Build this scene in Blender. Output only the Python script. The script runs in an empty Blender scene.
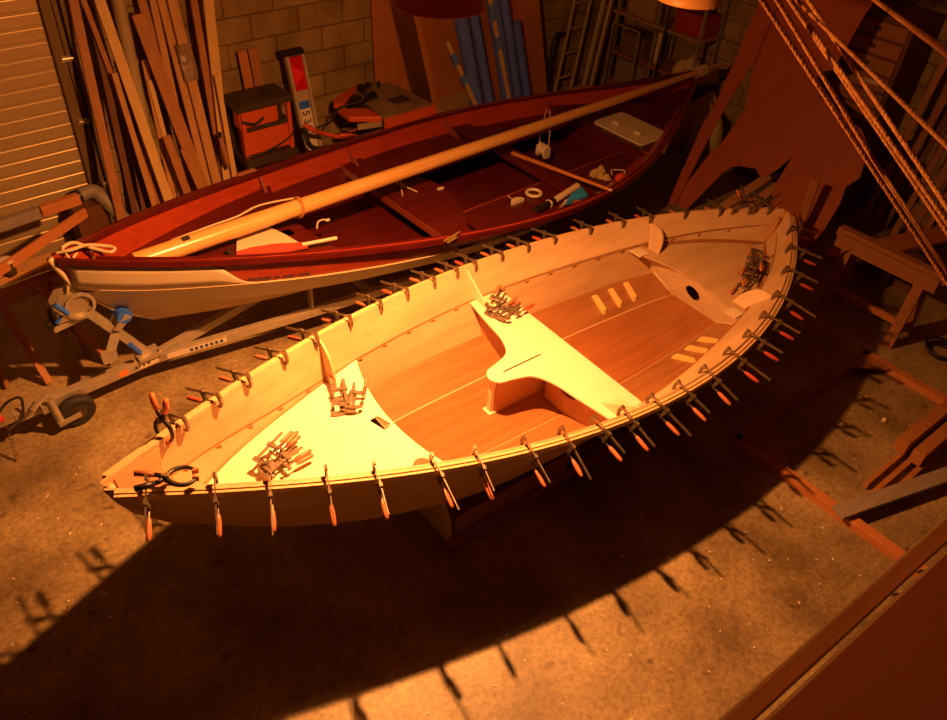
import bpy, math, random
from math import comb, sin, cos, pi, radians
from mathutils import Vector, Matrix
from mathutils.geometry import tessellate_polygon
random.seed(7)
S = bpy.context.scene
COL = S.collection
UP = Vector((0, 0, 1))

# ------------------------------------------------------------------ materials
def mat(name, col, rough=.6, metal=0., spec=.5, col2=None, scale=(1, 1, 1), nscale=6., detail=4., bump=0.,
        bscale=None, lo=.35, hi=.65, coat=0., extra=None):
    m = bpy.data.materials.new(name); m.use_nodes = True
    nt = m.node_tree; b = nt.nodes['Principled BSDF']
    b.inputs['Roughness'].default_value = rough; b.inputs['Metallic'].default_value = metal
    b.inputs['Specular IOR Level'].default_value = spec
    if coat: b.inputs['Coat Weight'].default_value = coat; b.inputs['Coat Roughness'].default_value = .12
    b.inputs['Base Color'].default_value = (*col, 1)
    tc = nt.nodes.new('ShaderNodeTexCoord'); mp = nt.nodes.new('ShaderNodeMapping')
    mp.inputs['Scale'].default_value = scale
    nt.links.new(tc.outputs['Object'], mp.inputs['Vector'])
    n = nt.nodes.new('ShaderNodeTexNoise'); n.inputs['Scale'].default_value = nscale; n.inputs['Detail'].default_value = detail
    n.inputs['Roughness'].default_value = .6
    nt.links.new(mp.outputs[0], n.inputs['Vector'])
    if col2:
        r = nt.nodes.new('ShaderNodeValToRGB')
        r.color_ramp.elements[0].position = lo; r.color_ramp.elements[0].color = (*col, 1)
        r.color_ramp.elements[1].position = hi; r.color_ramp.elements[1].color = (*col2, 1)
        nt.links.new(n.outputs['Fac'], r.inputs[0]); nt.links.new(r.outputs[0], b.inputs['Base Color'])
    if bump:
        bp = nt.nodes.new('ShaderNodeBump'); bp.inputs['Strength'].default_value = bump; bp.inputs['Distance'].default_value = .01
        src = n
        if bscale:
            src = nt.nodes.new('ShaderNodeTexNoise'); src.inputs['Scale'].default_value = bscale; src.inputs['Detail'].default_value = 6
            nt.links.new(mp.outputs[0], src.inputs['Vector'])
        nt.links.new(src.outputs['Fac'], bp.inputs['Height']); nt.links.new(bp.outputs[0], b.inputs['Normal'])
    return m
def wood(name, c1, c2, axis='x', rough=.55, stretch=14., nscale=3., coat=0., bump=.08, lo=.3, hi=.7):
    sc = {'x': (1, stretch, stretch), 'y': (stretch, 1, stretch), 'z': (stretch, stretch, 1)}[axis]
    return mat(name, c1, rough, col2=c2, scale=sc, nscale=nscale, coat=coat, bump=bump, lo=lo, hi=hi, detail=5)

M = {}
M['ply'] = wood('birch_ply', (.68, .55, .36), (.78, .65, .45), 'x', .55, 10, 1.3)
M['ply_in'] = wood('bare_plywood', (.48, .31, .165), (.62, .43, .25), 'x', .5, 6, 1.6)
M['deck'] = wood('pale_deck_ply', (.76, .66, .50), (.82, .72, .56), 'x', .5, 8, 1.0)
M['sole'] = wood('varnished_sole', (.24, .098, .035), (.35, .155, .055), 'x', .32, 16, 1.5, coat=.3, bump=.03)
M['solec'] = wood('varnished_centre_sole', (.25, .09, .03), (.36, .135, .045), 'x', .3, 16, 1.5, coat=.35, bump=.03)
M['okoume'] = wood('okoume_ply', (.40, .175, .075), (.52, .25, .11), 'x', .5, 10, 2)
M['outer'] = wood('hull_outer_ply', (.50, .20, .065), (.60, .27, .09), 'x', .55, 10, 1.5)
M['gunwale'] = wood('gunwale_strips', (.50, .30, .13), (.70, .48, .24), 'x', .5, 25, 3)
M['seam'] = mat('seam_stain', (.30, .13, .045), .5)
M['fillet'] = mat('pale_fillet', (.66, .47, .26), .5)
M['chock'] = wood('yellow_chock_wood', (.72, .50, .17), (.80, .60, .24), 'x', .5)
M['steel'] = mat('worn_clamp_steel', (.16, .12, .08), .38, .75, col2=(.36, .29, .2), nscale=40)
M['bar'] = mat('clamp_bar_steel', (.34, .28, .2), .35, .85, col2=(.5, .42, .32), nscale=30)
M['handle'] = wood('clamp_handle_wood', (.44, .13, .06), (.56, .2, .09), 'x', .4, 10, 12)
M['handle2'] = wood('red_handle_wood', (.5, .07, .04), (.6, .11, .06), 'x', .35, 10, 12)
M['black'] = mat('black_plastic', (.018, .015, .013), .4)
M['orangegrip'] = mat('orange_rubber_grip', (.55, .14, .05), .5)
M['browngrip'] = mat('brown_rubber_grip', (.3, .1, .05), .5)
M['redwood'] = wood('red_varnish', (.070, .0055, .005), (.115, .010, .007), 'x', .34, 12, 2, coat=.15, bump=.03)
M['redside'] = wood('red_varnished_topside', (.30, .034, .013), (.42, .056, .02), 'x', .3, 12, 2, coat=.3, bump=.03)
M['redline'] = mat('red_fillet', (.24, .05, .025), .35)
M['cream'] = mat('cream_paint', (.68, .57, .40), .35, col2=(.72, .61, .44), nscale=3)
M['creamshade'] = mat('shaded_cream_paint', (.60, .45, .26), .4, col2=(.66, .5, .3), nscale=3)  # darker copy of the cream, shade low on the hull put into the colour
M['spar'] = wood('varnished_spruce', (.62, .34, .10), (.76, .47, .17), 'x', .3, 30, 2, coat=.3, bump=.02)
M['rod'] = wood('orange_varnished_rod', (.55, .2, .06), (.62, .26, .09), 'x', .3)
M['white'] = mat('white_plastic', (.72, .66, .52), .4)
M['cord'] = mat('white_cord', (.72, .60, .42), .8, col2=(.5, .38, .24), nscale=120)
M['rope'] = mat('tan_rope', (.60, .30, .10), .75, col2=(.38, .16, .05), scale=(1, 1, 1), nscale=55, detail=2, bump=.6)
M['red'] = mat('red_fabric', (.62, .07, .045), .6)
M['teal'] = mat('teal_plastic', (.02, .32, .85), .5)
M['khaki'] = mat('khaki_cloth', (.46, .34, .16), .8, bump=.8, nscale=30)
M['brass'] = mat('old_brass', (.6, .45, .2), .3, .7)
M['galv'] = mat('galvanised_steel', (.40, .36, .28), .42, .45, col2=(.50, .45, .36), nscale=14)
M['zinc'] = mat('bright_zinc', (.62, .55, .4), .3, .7)
M['blue'] = mat('blue_plastic', (.03, .14, .85), .4)
M['rubber'] = mat('black_rubber', (.025, .022, .02), .7, bump=.2, nscale=60)
M['reflect'] = mat('orange_reflector', (.85, .25, .02), .3)
M['label'] = mat('white_label', (.7, .62, .5), .5)
M['ink'] = mat('dark_print', (.03, .03, .05), .5)
M['bluemark'] = mat('blue_print', (.03, .10, .3), .5)
M['pine'] = wood('pine_board', (.46, .23, .08), (.60, .34, .13), 'z', .55, 16, 2)
M['pine2'] = wood('bright_pine_board', (.66, .42, .15), (.76, .53, .22), 'z', .5, 16, 2)
M['pine3'] = wood('brown_pine_board', (.36, .14, .045), (.48, .22, .07), 'z', .55, 16, 2)
M['darkboard'] = wood('dark_stained_board', (.12, .045, .02), (.18, .07, .03), 'z', .6, 16, 2)
M['brownboard'] = wood('old_brown_board', (.30, .12, .05), (.40, .18, .07), 'x', .6, 14, 2)
M['orangeboard'] = wood('orange_board', (.48, .17, .05), (.58, .24, .08), 'x', .55, 14, 2)
M['greyboard'] = wood('weathered_grey_board', (.24, .20, .17), (.33, .28, .24), 'x', .7, 14, 2)
M['redply'] = wood('red_brown_ply', (.29, .058, .015), (.36, .078, .021), 'z', .6, 8, 1.5)
M['sheet'] = wood('hardboard_sheet', (.46, .16, .05), (.54, .21, .07), 'z', .6, 8, 1.5)
M['greytube'] = mat('grey_pvc', (.26, .23, .18), .5)
M['beigetube'] = mat('beige_pipe', (.42, .33, .19), .5)
M['wrap'] = mat('clear_plastic_wrap', (.25, .17, .1), .12, bump=.8, nscale=25)
M['toolred'] = mat('orange_red_enamel', (.62, .10, .02), .45)
M['toolgrey'] = mat('worn_cast_table', (.36, .29, .19), .45, .3, col2=(.26, .19, .11), nscale=9)
M['darkmetal'] = mat('dark_metal', (.07, .045, .03), .5, .3)
M['redlens'] = mat('red_tail_lamp', (.6, .01, .01), .2)
M['redlens2'] = mat('red_reflector', (.85, .03, .02), .25)
M['alu'] = mat('aluminium', (.58, .48, .33), .45, .35)
M['bluefoam'] = mat('blue_foam', (.11, .19, .95), .7, col2=(.13, .22, 1.0), nscale=5)
M['bluetape'] = mat('blue_tape', (.13, .26, .9), .6)
M['box'] = mat('cardboard', (.44, .28, .12), .8)
M['redbox'] = mat('dull_red_box', (.42, .03, .015), .6)
M['rag'] = mat('pale_rags', (.62, .50, .30), .9, bump=.5, nscale=20)
M['tarp'] = mat('brown_tarp', (.22, .12, .06), .8, bump=.5, nscale=12)
M['shadeout'] = mat('lamp_enamel_dark', (.42, .08, .03), .35)
M['shadein'] = mat('lamp_enamel_white', (.8, .75, .65), .4)
M['shadeorange'] = mat('lamp_enamel_orange', (.72, .36, .12), .4)
M['wire'] = mat('black_cable', (.02, .015, .012), .6)
M['floorply'] = wood('mezzanine_ply', (.34, .12, .042), (.39, .145, .055), 'x', .6, 6, 1.5)
M['edge'] = wood('lamplit_ply_edge', (.62, .44, .22), (.7, .52, .28), 'x', .6)  # pale wood, lamplight along the mezzanine edges put into the colour
M['trackbrown'] = mat('brown_door_track', (.20, .13, .06), .5, .2)
M['doorpaint'] = mat('garage_door_paint', (.60, .46, .25), .32, .25, col2=(.52, .39, .20), nscale=60, detail=2, lo=.3, hi=.7)

def concrete():
    m = mat('concrete_floor', (.30, .25, .18), .5, spec=.8)
    nt = m.node_tree; b = nt.nodes['Principled BSDF']
    tc = nt.nodes.new('ShaderNodeTexCoord')
    n1 = nt.nodes.new('ShaderNodeTexNoise'); n1.inputs['Scale'].default_value = 1.3; n1.inputs['Detail'].default_value = 8; n1.inputs['Roughness'].default_value = .65
    n2 = nt.nodes.new('ShaderNodeTexNoise'); n2.inputs['Scale'].default_value = 30; n2.inputs['Detail'].default_value = 8; n2.inputs['Roughness'].default_value = .7
    n3 = nt.nodes.new('ShaderNodeTexNoise'); n3.inputs['Scale'].default_value = 9; n3.inputs['Detail'].default_value = 4
    for n in (n1, n2, n3): nt.links.new(tc.outputs['Object'], n.inputs['Vector'])
    r1 = nt.nodes.new('ShaderNodeValToRGB'); e = r1.color_ramp.elements
    e[0].position = .36; e[0].color = (.17, .12, .055, 1); e[1].position = .64; e[1].color = (.48, .38, .20, 1)
    r2 = nt.nodes.new('ShaderNodeValToRGB'); e = r2.color_ramp.elements
    e[0].position = .32; e[0].color = (.52, .46, .4, 1); e[1].position = .58; e[1].color = (1, 1, 1, 1)
    r3 = nt.nodes.new('ShaderNodeValToRGB'); e = r3.color_ramp.elements
    e[0].position = .26; e[0].color = (.45, .38, .3, 1); e[1].position = .36; e[1].color = (1, 1, 1, 1)
    nt.links.new(n1.outputs['Fac'], r1.inputs[0]); nt.links.new(n2.outputs['Fac'], r2.inputs[0]); nt.links.new(n3.outputs['Fac'], r3.inputs[0])
    m1 = nt.nodes.new('ShaderNodeMixRGB'); m1.blend_type = 'MULTIPLY'; m1.inputs[0].default_value = 1
    m2 = nt.nodes.new('ShaderNodeMixRGB'); m2.blend_type = 'MULTIPLY'; m2.inputs[0].default_value = 1
    nt.links.new(r1.outputs[0], m1.inputs[1]); nt.links.new(r2.outputs[0], m1.inputs[2])
    nt.links.new(m1.outputs[0], m2.inputs[1]); nt.links.new(r3.outputs[0], m2.inputs[2])
    nt.links.new(m2.outputs[0], b.inputs['Base Color'])
    bp = nt.nodes.new('ShaderNodeBump'); bp.inputs['Strength'].default_value = .35; bp.inputs['Distance'].default_value = .01
    nt.links.new(n2.outputs['Fac'], bp.inputs['Height']); nt.links.new(bp.outputs[0], b.inputs['Normal'])
    return m
def blocks(swap):
    m = mat('block_wall', (.3, .22, .1), .85)
    nt = m.node_tree; b = nt.nodes['Principled BSDF']
    tc = nt.nodes.new('ShaderNodeTexCoord'); sp = nt.nodes.new('ShaderNodeSeparateXYZ'); cb = nt.nodes.new('ShaderNodeCombineXYZ')
    nt.links.new(tc.outputs['Object'], sp.inputs[0])
    nt.links.new(sp.outputs['Y' if swap else 'X'], cb.inputs['X']); nt.links.new(sp.outputs['Z'], cb.inputs['Y'])
    br = nt.nodes.new('ShaderNodeTexBrick')
    br.inputs['Scale'].default_value = 1; br.inputs['Brick Width'].default_value = .47; br.inputs['Row Height'].default_value = .215
    br.inputs['Mortar Size'].default_value = .009; br.inputs['Mortar Smooth'].default_value = .4
    br.inputs['Color1'].default_value = (.46, .33, .14, 1); br.inputs['Color2'].default_value = (.36, .25, .10, 1); br.inputs['Mortar'].default_value = (.20, .13, .055, 1)
    nt.links.new(cb.outputs[0], br.inputs['Vector'])
    n = nt.nodes.new('ShaderNodeTexNoise'); n.inputs['Scale'].default_value = 5; n.inputs['Detail'].default_value = 8
    nt.links.new(tc.outputs['Object'], n.inputs['Vector'])
    r = nt.nodes.new('ShaderNodeValToRGB'); e = r.color_ramp.elements
    e[0].position = .3; e[0].color = (.6, .55, .5, 1); e[1].position = .65; e[1].color = (1, 1, 1, 1)
    nt.links.new(n.outputs['Fac'], r.inputs[0])
    mx = nt.nodes.new('ShaderNodeMixRGB'); mx.blend_type = 'MULTIPLY'; mx.inputs[0].default_value = 1
    nt.links.new(br.outputs['Color'], mx.inputs[1]); nt.links.new(r.outputs[0], mx.inputs[2]); nt.links.new(mx.outputs[0], b.inputs['Base Color'])
    bp = nt.nodes.new('ShaderNodeBump'); bp.inputs['Strength'].default_value = .6; bp.inputs['Distance'].default_value = .01; bp.invert = True
    nt.links.new(br.outputs['Fac'], bp.inputs['Height']); nt.links.new(bp.outputs[0], b.inputs['Normal'])
    return m
M['concrete'] = concrete(); M['blockx'] = blocks(False); M['blocky'] = blocks(True)

# ------------------------------------------------------------------ mesh building
class MB:
    def __init__(s): s.v = []; s.f = []
    def add(s, vs, fs):
        o = len(s.v); s.v += [Vector(v) for v in vs]; s.f += [tuple(i + o for i in f) for f in fs]; return s
    def box(s, c, size, rot=None):
        c = Vector(c); h = Vector(size) / 2
        vs = [Vector((x * h.x, y * h.y, z * h.z)) for x in (-1, 1) for y in (-1, 1) for z in (-1, 1)]
        if rot: vs = [rot @ v for v in vs]
        return s.add([c + v for v in vs], [(0, 1, 3, 2), (4, 6, 7, 5), (0, 4, 5, 1), (2, 3, 7, 6), (0, 2, 6, 4), (1, 5, 7, 3)])
    def bar(s, p, q, w, h, up=UP):
        p, q = Vector(p), Vector(q); d = (q - p); L = d.length; d.normalize()
        up = Vector(up); x = d.cross(up)
        if x.length < 1e-4: x = d.cross(Vector((1, 0, 0)))
        x.normalize(); u = x.cross(d).normalized()
        return s.box((p + q) / 2, (L, w, h), Matrix((d, x, u)).transposed())
    def tube(s, pts, r, n=10, cap=True):
        pts = [Vector(p) for p in pts]; k = len(pts); rs = r if isinstance(r, (list, tuple)) else [r] * k
        o = len(s.v); prev = None
        for i, p in enumerate(pts):
            d = (pts[min(i + 1, k - 1)] - pts[max(i - 1, 0)]).normalized()
            if prev is None:
                a = d.cross(UP)
                if a.length < 1e-3: a = d.cross(Vector((1, 0, 0)))
            else: a = prev - d * prev.dot(d)
            a.normalize(); prev = a; b = d.cross(a)
            s.v += [p + (a * cos(2 * pi * j / n) + b * sin(2 * pi * j / n)) * rs[i] for j in range(n)]
        for i in range(k - 1):
            for j in range(n):
                s.f.append((o + i * n + j, o + i * n + (j + 1) % n, o + (i + 1) * n + (j + 1) % n, o + (i + 1) * n + j))
        if cap:
            s.f.append(tuple(o + j for j in reversed(range(n)))); s.f.append(tuple(o + (k - 1) * n + j for j in range(n)))
        return s
    def lathe(s, prof, c=(0, 0, 0), axis='z', n=24):
        c = Vector(c); o = len(s.v)
        for r, h in prof:
            for j in range(n):
                a = 2 * pi * j / n; x, y = r * cos(a), r * sin(a)
                s.v.append(c + {'z': Vector((x, y, h)), 'x': Vector((h, x, y)), 'y': Vector((x, h, y))}[axis])
        for i in range(len(prof) - 1):
            for j in range(n): s.f.append((o + i * n + j, o + i * n + (j + 1) % n, o + (i + 1) * n + (j + 1) % n, o + (i + 1) * n + j))
        return s
    def plate(s, outline, t, fn=None, holes=()):
        """flat plate: 2D outline (+holes) extruded by t; fn maps (u,v,w) to 3D"""
        fn = fn or (lambda u, v, w: Vector((u, v, w)))
        loops = [list(outline)] + [list(h) for h in holes]
        tri = tessellate_polygon([[Vector((p[0], p[1], 0)) for p in l] for l in loops])
        flat = [p for l in loops for p in l]; n = len(flat); o = len(s.v)
        s.v += [Vector(fn(p[0], p[1], t / 2)) for p in flat] + [Vector(fn(p[0], p[1], -t / 2)) for p in flat]
        for a, b, c in tri: s.f += [(o + a, o + b, o + c), (o + n + c, o + n + b, o + n + a)]
        k = 0
        for l in loops:
            m = len(l)
            for i in range(m):
                a, b = k + i, k + (i + 1) % m
                s.f.append((o + a, o + b, o + n + b, o + n + a))
            k += m
        return s
    def loft(s, rows, close=False):
        o = len(s.v); m = len(rows[0])
        for r in rows: s.v += [Vector(p) for p in r]
        for i in range(len(rows) - 1):
            for j in range(m if close else m - 1):
                j2 = (j + 1) % m
                s.f.append((o + i * m + j, o + i * m + j2, o + (i + 1) * m + j2, o + (i + 1) * m + j))
        if close: s.f.append(tuple(o + j for j in reversed(range(m)))); s.f.append(tuple(o + (len(rows) - 1) * m + j for j in range(m)))
        return s
    def mesh(s, name, m, smooth=False, shift=Vector((0, 0, 0))):
        import bmesh
        me = bpy.data.meshes.new(name)
        me.from_pydata([v - shift for v in s.v], [], s.f); me.update()
        bm = bmesh.new(); bm.from_mesh(me); bmesh.ops.recalc_face_normals(bm, faces=bm.faces[:]); bm.to_mesh(me); bm.free()
        for x in (m if isinstance(m, (list, tuple)) else [m]): me.materials.append(x)
        if smooth:
            me.polygons.foreach_set('use_smooth', [True] * len(me.polygons))
            if smooth == 2: me.set_sharp_from_angle(angle=radians(40))
        return me
    def build(s, name, m, parent=None, smooth=False, label=None, bevel=0, solid=0):
        shift = Vector((0, 0, 0))
        if parent is None:
            xs = [v.x for v in s.v]; ys = [v.y for v in s.v]; zs = [v.z for v in s.v]
            shift = Vector(((min(xs) + max(xs)) / 2, (min(ys) + max(ys)) / 2, min(zs)))
        o = bpy.data.objects.new(name, s.mesh(name, m, smooth, shift)); COL.objects.link(o)
        if parent is not None: o.parent = parent
        else: o.location = shift
        if label: o['label'] = label
        if solid:
            md = o.modifiers.new('thickness', 'SOLIDIFY'); md.thickness = solid; md.offset = 0
        if bevel:
            md = o.modifiers.new('bevel', 'BEVEL'); md.width = bevel; md.segments = 2; md.limit_method = 'ANGLE'
        return o
def tag(o, label, cat, group=None, kind=None):
    if label: o['label'] = label
    if cat: o['category'] = cat
    if group: o['group'] = group
    if kind: o['kind'] = kind
    return o
def thing(name, label, cat, loc=(0, 0, 0), rz=0, group=None):
    o = bpy.data.objects.new(name, None); COL.objects.link(o); o.empty_display_size = .1
    o.location = loc; o.rotation_euler = (0, 0, rz)
    return tag(o, label, cat, group)
def struct(name, mb, m, **k):
    o = mb.build(name, m, **k); o['kind'] = 'structure'; return o
def dup(root, label, group=None, name=None):
    r = root.copy(); COL.objects.link(r); r['label'] = label
    if group: r['group'] = group
    for ch in root.children:
        c = ch.copy(); COL.objects.link(c); c.parent = r
        for g in ch.children:
            d = g.copy(); COL.objects.link(d); d.parent = c
    return r
def cat(pts, n=8, closed=False):
    """Catmull-Rom through points"""
    P = [Vector(p) for p in pts]; k = len(P); out = []
    for i in range(k if closed else k - 1):
        if closed: a, b, c, d = P[(i - 1) % k], P[i], P[(i + 1) % k], P[(i + 2) % k]
        else: a, b, c, d = P[max(i - 1, 0)], P[i], P[i + 1], P[min(i + 2, k - 1)]
        for j in range(n):
            t = j / n
            out.append(.5 * ((2 * b) + (c - a) * t + (2 * a - 5 * b + 4 * c - d) * t * t + (3 * b - a - 3 * c + d) * t ** 3))
    if not closed: out.append(P[-1])
    return out
def rrect(x0, y0, x1, y1, r, n=4):
    out = []
    for cx, cy, a in ((x1 - r, y1 - r, 0), (x0 + r, y1 - r, 90), (x0 + r, y0 + r, 180), (x1 - r, y0 + r, 270)):
        for i in range(n + 1):
            t = radians(a + 90 * i / n); out.append((cx + r * cos(t), cy + r * sin(t)))
    return out
def ell(cx, cy, rx, ry, n=20): return [(cx + rx * cos(2 * pi * i / n), cy + ry * sin(2 * pi * i / n)) for i in range(n)]
def bern(c, t):
    n = len(c) - 1; return sum(c[i] * comb(n, i) * t ** i * (1 - t) ** (n - i) for i in range(n + 1))
ORD = 'first second third fourth fifth sixth seventh eighth ninth tenth eleventh twelfth thirteenth fourteenth fifteenth sixteenth seventeenth eighteenth nineteenth twentieth twenty-first twenty-second'.split()
def text(body, size, m, M4, name, parent):
    c = bpy.data.curves.new(name, 'FONT'); c.body = body; c.size = size; c.extrude = .001; c.align_x = 'CENTER'; c.align_y = 'CENTER'
    o = bpy.data.objects.new(name, c); COL.objects.link(o)
    dg = bpy.context.evaluated_depsgraph_get(); me = bpy.data.meshes.new_from_object(o.evaluated_get(dg))
    bpy.data.objects.remove(o); me.materials.clear(); me.materials.append(m)
    me.transform(M4)
    r = bpy.data.objects.new(name, me); COL.objects.link(r); r.parent = parent
    return r

# ------------------------------------------------------------------ room
WY, WX = 6.476, 8.35
struct('floor', MB().box((4, 2.5, -.05), (16, 12, .1)), M['concrete'])
struct('wall_back', MB().box((5.15, WY + .16, 2.2), (6.9, .2, 4.4)), M['blockx'])
struct('ceiling', MB().box((4, 2.5, 4.55), (16, 12, .1)), M['box'])
struct('wall_right', MB().box((WX + .1, 2.5, 2.2), (.2, 8.0, 4.4)), M['blocky'])
struct('wall_lintel', MB().box((-1.25, WY + .16, 3.55), (5.9, .2, 1.7)), M['blockx'])
# sectional garage door: shiplap slats
d = MB(); prof = []; z = .02; k = 0
while z < 2.65:
    prof += [(0, z), (-.006, z + .008), (-.006, z + .082), (-.0050, z + .0865), (-.0028, z + .0905), (0, z + .0935), (0, z + .1045)]
    if k % 5 == 4: prof[-1:] = [(0, z + .098), (.004, z + .0985), (.004, z + .1005), (0, z + .101), (0, z + .1045)]
    z += .1055; k += 1
rows = [[(x, WY + .02 + p[0], p[1]) for p in prof] for x in (-2.2, 1.62)]
d.loft(rows); d.loft([[(x, WY + .06, p[1]) for p in prof[::len(prof) - 1]] for x in (-2.2, 1.62)])
door = struct('door_1', d, M['doorpaint'])
MB().box((-.3, WY - .005, .03), (3.9, .05, .06)).build('bottom_seal', M['rubber']).parent = door
bpy.data.objects['bottom_seal'].matrix_parent_inverse = door.matrix_world.inverted() if False else Matrix.Translation(-Vector(door.location))
t = MB().box((1.655, WY - .01, 1.35), (.075, .05, 2.7)).box((1.725, WY + .03, 1.35), (.035, .06, 2.7)).box((1.765, WY + .0, 1.35), (.03, .10, 2.7))
struct('trim_1', t, M['trackbrown'], bevel=.003)
for zz in (.62, 1.17, 1.66):
    b = MB().box((1.69, WY - .045, zz), (.09, .02, .012)).box((1.69, WY - .045, zz + .03), (.07, .02, .010)).tube([(1.66, WY - .05, zz + .015), (1.74, WY - .05, zz + .015)], .008)
    o = b.build('roller_bracket', M['zinc']); o['kind'] = 'structure'; o.parent = door; o.matrix_parent_inverse = Matrix.Translation(-Vector(door.location))

# ------------------------------------------------------------------ boats
class Hull:
    def __init__(s, L, zc, hb): s.L, s.zc, s.hbc = L, zc, hb
    def hb(s, x): return bern(s.hbc, min(max(x / s.L, 0), 1))
    def sz(s, x): return bern(s.zc, min(max(x / s.L, 0), 1))
    def sheer(s, n=48, a=0., b=1.):
        return [Vector((s.L * (a + (b - a) * i / n), s.hb(s.L * (a + (b - a) * i / n)), s.sz(s.L * (a + (b - a) * i / n)))) for i in range(n + 1)]
    def nrm(s, x):
        e = .02; dh = (s.hb(x + e) - s.hb(x - e)) / (min(x + e, s.L) - max(x - e, 0)); v = Vector((-dh, 1, 0)); return v.normalized()
def resample(pts, n):
    P = cat(pts, 10); d = [0]
    for a, b in zip(P, P[1:]): d.append(d[-1] + abs(b.x - a.x))
    out = []; j = 0
    for i in range(n + 1):
        t = d[-1] * i / n
        while j < len(P) - 2 and d[j + 1] < t: j += 1
        u = (t - d[j]) / max(d[j + 1] - d[j], 1e-9); out.append(P[j].lerp(P[j + 1], min(max(u, 0), 1)))
    return out
def mir(pts, k): return [Vector((p.x, p.y * k, p.z)) for p in pts]
def at_s(curve, s):
    for a, b in zip(curve, curve[1:]):
        if a.x <= s <= b.x: return a.lerp(b, (s - a.x) / max(b.x - a.x, 1e-9))
    return curve[0] if s < curve[0].x else curve[-1]
def plank(name, c1, c2, k, m, parent, th=.012, sub=3):
    rows = []
    for a, b in zip(mir(c1, k), mir(c2, k)):
        d = b - a; nv = Vector((0, -d.z, d.y)); nv = nv.normalized() if nv.length > 1e-6 else Vector((0, -k, 0))
        if nv.y * k > 0 or (abs(nv.y) < .05 and nv.z < 0): nv = -nv
        lim = min(th, max(abs(a.y), .004) * .9)
        rows.append([a.lerp(b, j / sub) for j in range(sub + 1)] + [a.lerp(b, j / sub) + nv * lim for j in range(sub, -1, -1)])
    return MB().loft(rows, close=True).build(name, m, parent, smooth=2)
def ribbon(name, H, o0, o1, z0, z1, k, m, parent, a=0., b=1., n=56):
    rows = []
    for p in H.sheer(n, a, b):
        nv = H.nrm(p.x); q0 = p + nv * o0; q1 = p + nv * o1
        rows.append([Vector((q.x, q.y * k, p.z + z)) for q, z in ((q0, z0), (q1, z0), (q1, z1), (q0, z1))])
    return MB().loft(rows, close=True).build(name, m, parent, smooth=2)
def strip(pts, r): return MB().tube(pts, r, 6)

# ---- pale hull under construction
A = Hull(5.1633, [1.198, .974, .73, 1.029], [.03, .388, .726, .911, .936, .917, .754, .03])
A_LOC, A_RZ = (.3834, 2.7114, 0), -.05735
pale = thing('dinghy_hull', 'pale unfinished plywood double-ended dinghy hull ringed with clamps, standing on a low cradle', 'boat', A_LOC, A_RZ)
N = 48
seamA = resample([(.08, .012, 1.0), (.3, .15, .925), (.6, .28, .875), (1.0, .405, .82), (1.6, .575, .765), (2.2, .685, .735), (2.8, .715, .73), (3.4, .66, .745), (4.05, .53, .785), (4.4, .42, .82), (4.75, .26, .86), (5.11, .012, .92)], N)
ch1A = resample([(.25, .012, .78), (.5, .13, .68), (.8, .26, .60), (1.2, .40, .53), (1.71, .53, .49), (2.22, .58, .485), (2.72, .585, .48), (3.14, .575, .485), (3.83, .51, .50), (4.25, .40, .54), (4.6, .25, .62), (4.98, .012, .74)], N)
botA = resample([(.55, .012, .56), (.8, .08, .50), (1.2, .18, .445), (1.746, .259, .42), (2.456, .285, .41), (3.185, .29, .41), (3.946, .255, .415), (4.28, .215, .425), (4.6, .12, .46), (4.85, .012, .52)], N)
shA = A.sheer(N)
for k in (1, -1):
    plank('topside_plank', shA, seamA, k, M['ply_in'], pale)
    plank('bilge_plank', seamA, ch1A, k, M['ply_in'], pale)
    plank('garboard_plank', ch1A, botA, k, M['outer'], pale)
    ribbon('outwale', A, .001, .019, -.034, .0, k, M['gunwale'], pale, .007, .995)
    ribbon('rubbing_strip', A, .020, .036, -.038, -.007, k, M['gunwale'], pale, .007, .995)
    # stained seam line and stitch patches on the inside
    MB().tube([Vector((p.x, (p.y - .013) * k, p.z)) for p in seamA[2:-1]], .004, 6).build('seam_line', M['seam'], pale)
    d = MB()
    for i in range(3, 46, 2):
        p = seamA[i]; q = at_s(ch1A, p.x); v = (q - p).normalized(); c = p + v * .018; c.y -= .013
        d.box(Vector((c.x, c.y * k, c.z)), (.035, .006, .022), Matrix.Rotation(.3 * k, 3, 'X'))
    o = d.build('stitch_patches', M['seam'], pale); o['kind'] = 'stuff'
MB().loft([[Vector((p.x, p.y * y, p.z)) for y in (-1, -.5, 0, .5, 1)] for p in botA]).build('bottom_panel', M['outer'], pale, solid=.012)
# varnished sole over the bottom: centre board and the two garboard boards
idx = [i for i in range(N + 1) if 1.48 <= botA[i].x <= 4.31]
def solepart(cu, cv, k):
    rows = []
    for i in range(31):
        s = 1.42 + (4.285 - 1.42) * i / 30
        a, b = at_s(cu, s), at_s(cv, s)
        rows.append([Vector((s, y * k, z + .020)) for y, z in ((a.y + .004, a.z), (.5 * (a.y + b.y), .5 * (a.z + b.z)), (b.y - .012, b.z + .004))])
    return rows
for k in (1, -1):
    MB().loft(solepart(botA, ch1A, k)).build('side_sole_board', M['sole'], pale, solid=.006)
    MB().tube([Vector((s, at_s(botA, s).y * k, at_s(botA, s).z + .012)) for s in [1.42 + .1 * i for i in range(29)]], .006, 6).build('sole_fillet', M['fillet'], pale)
    MB().tube([Vector((s, (at_s(ch1A, s).y - .010) * k, at_s(ch1A, s).z + .012)) for s in [1.42 + .1 * i for i in range(29)]], .008, 6).build('chine_fillet', M['seam'], pale)
rows = [[Vector((1.42 + 2.865 * i / 30, y * at_s(botA, 1.42 + 2.865 * i / 30).y, at_s(botA, 1.42 + 2.865 * i / 30).z + .010)) for y in (-.985, 0, .985)] for i in range(31)]
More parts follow.
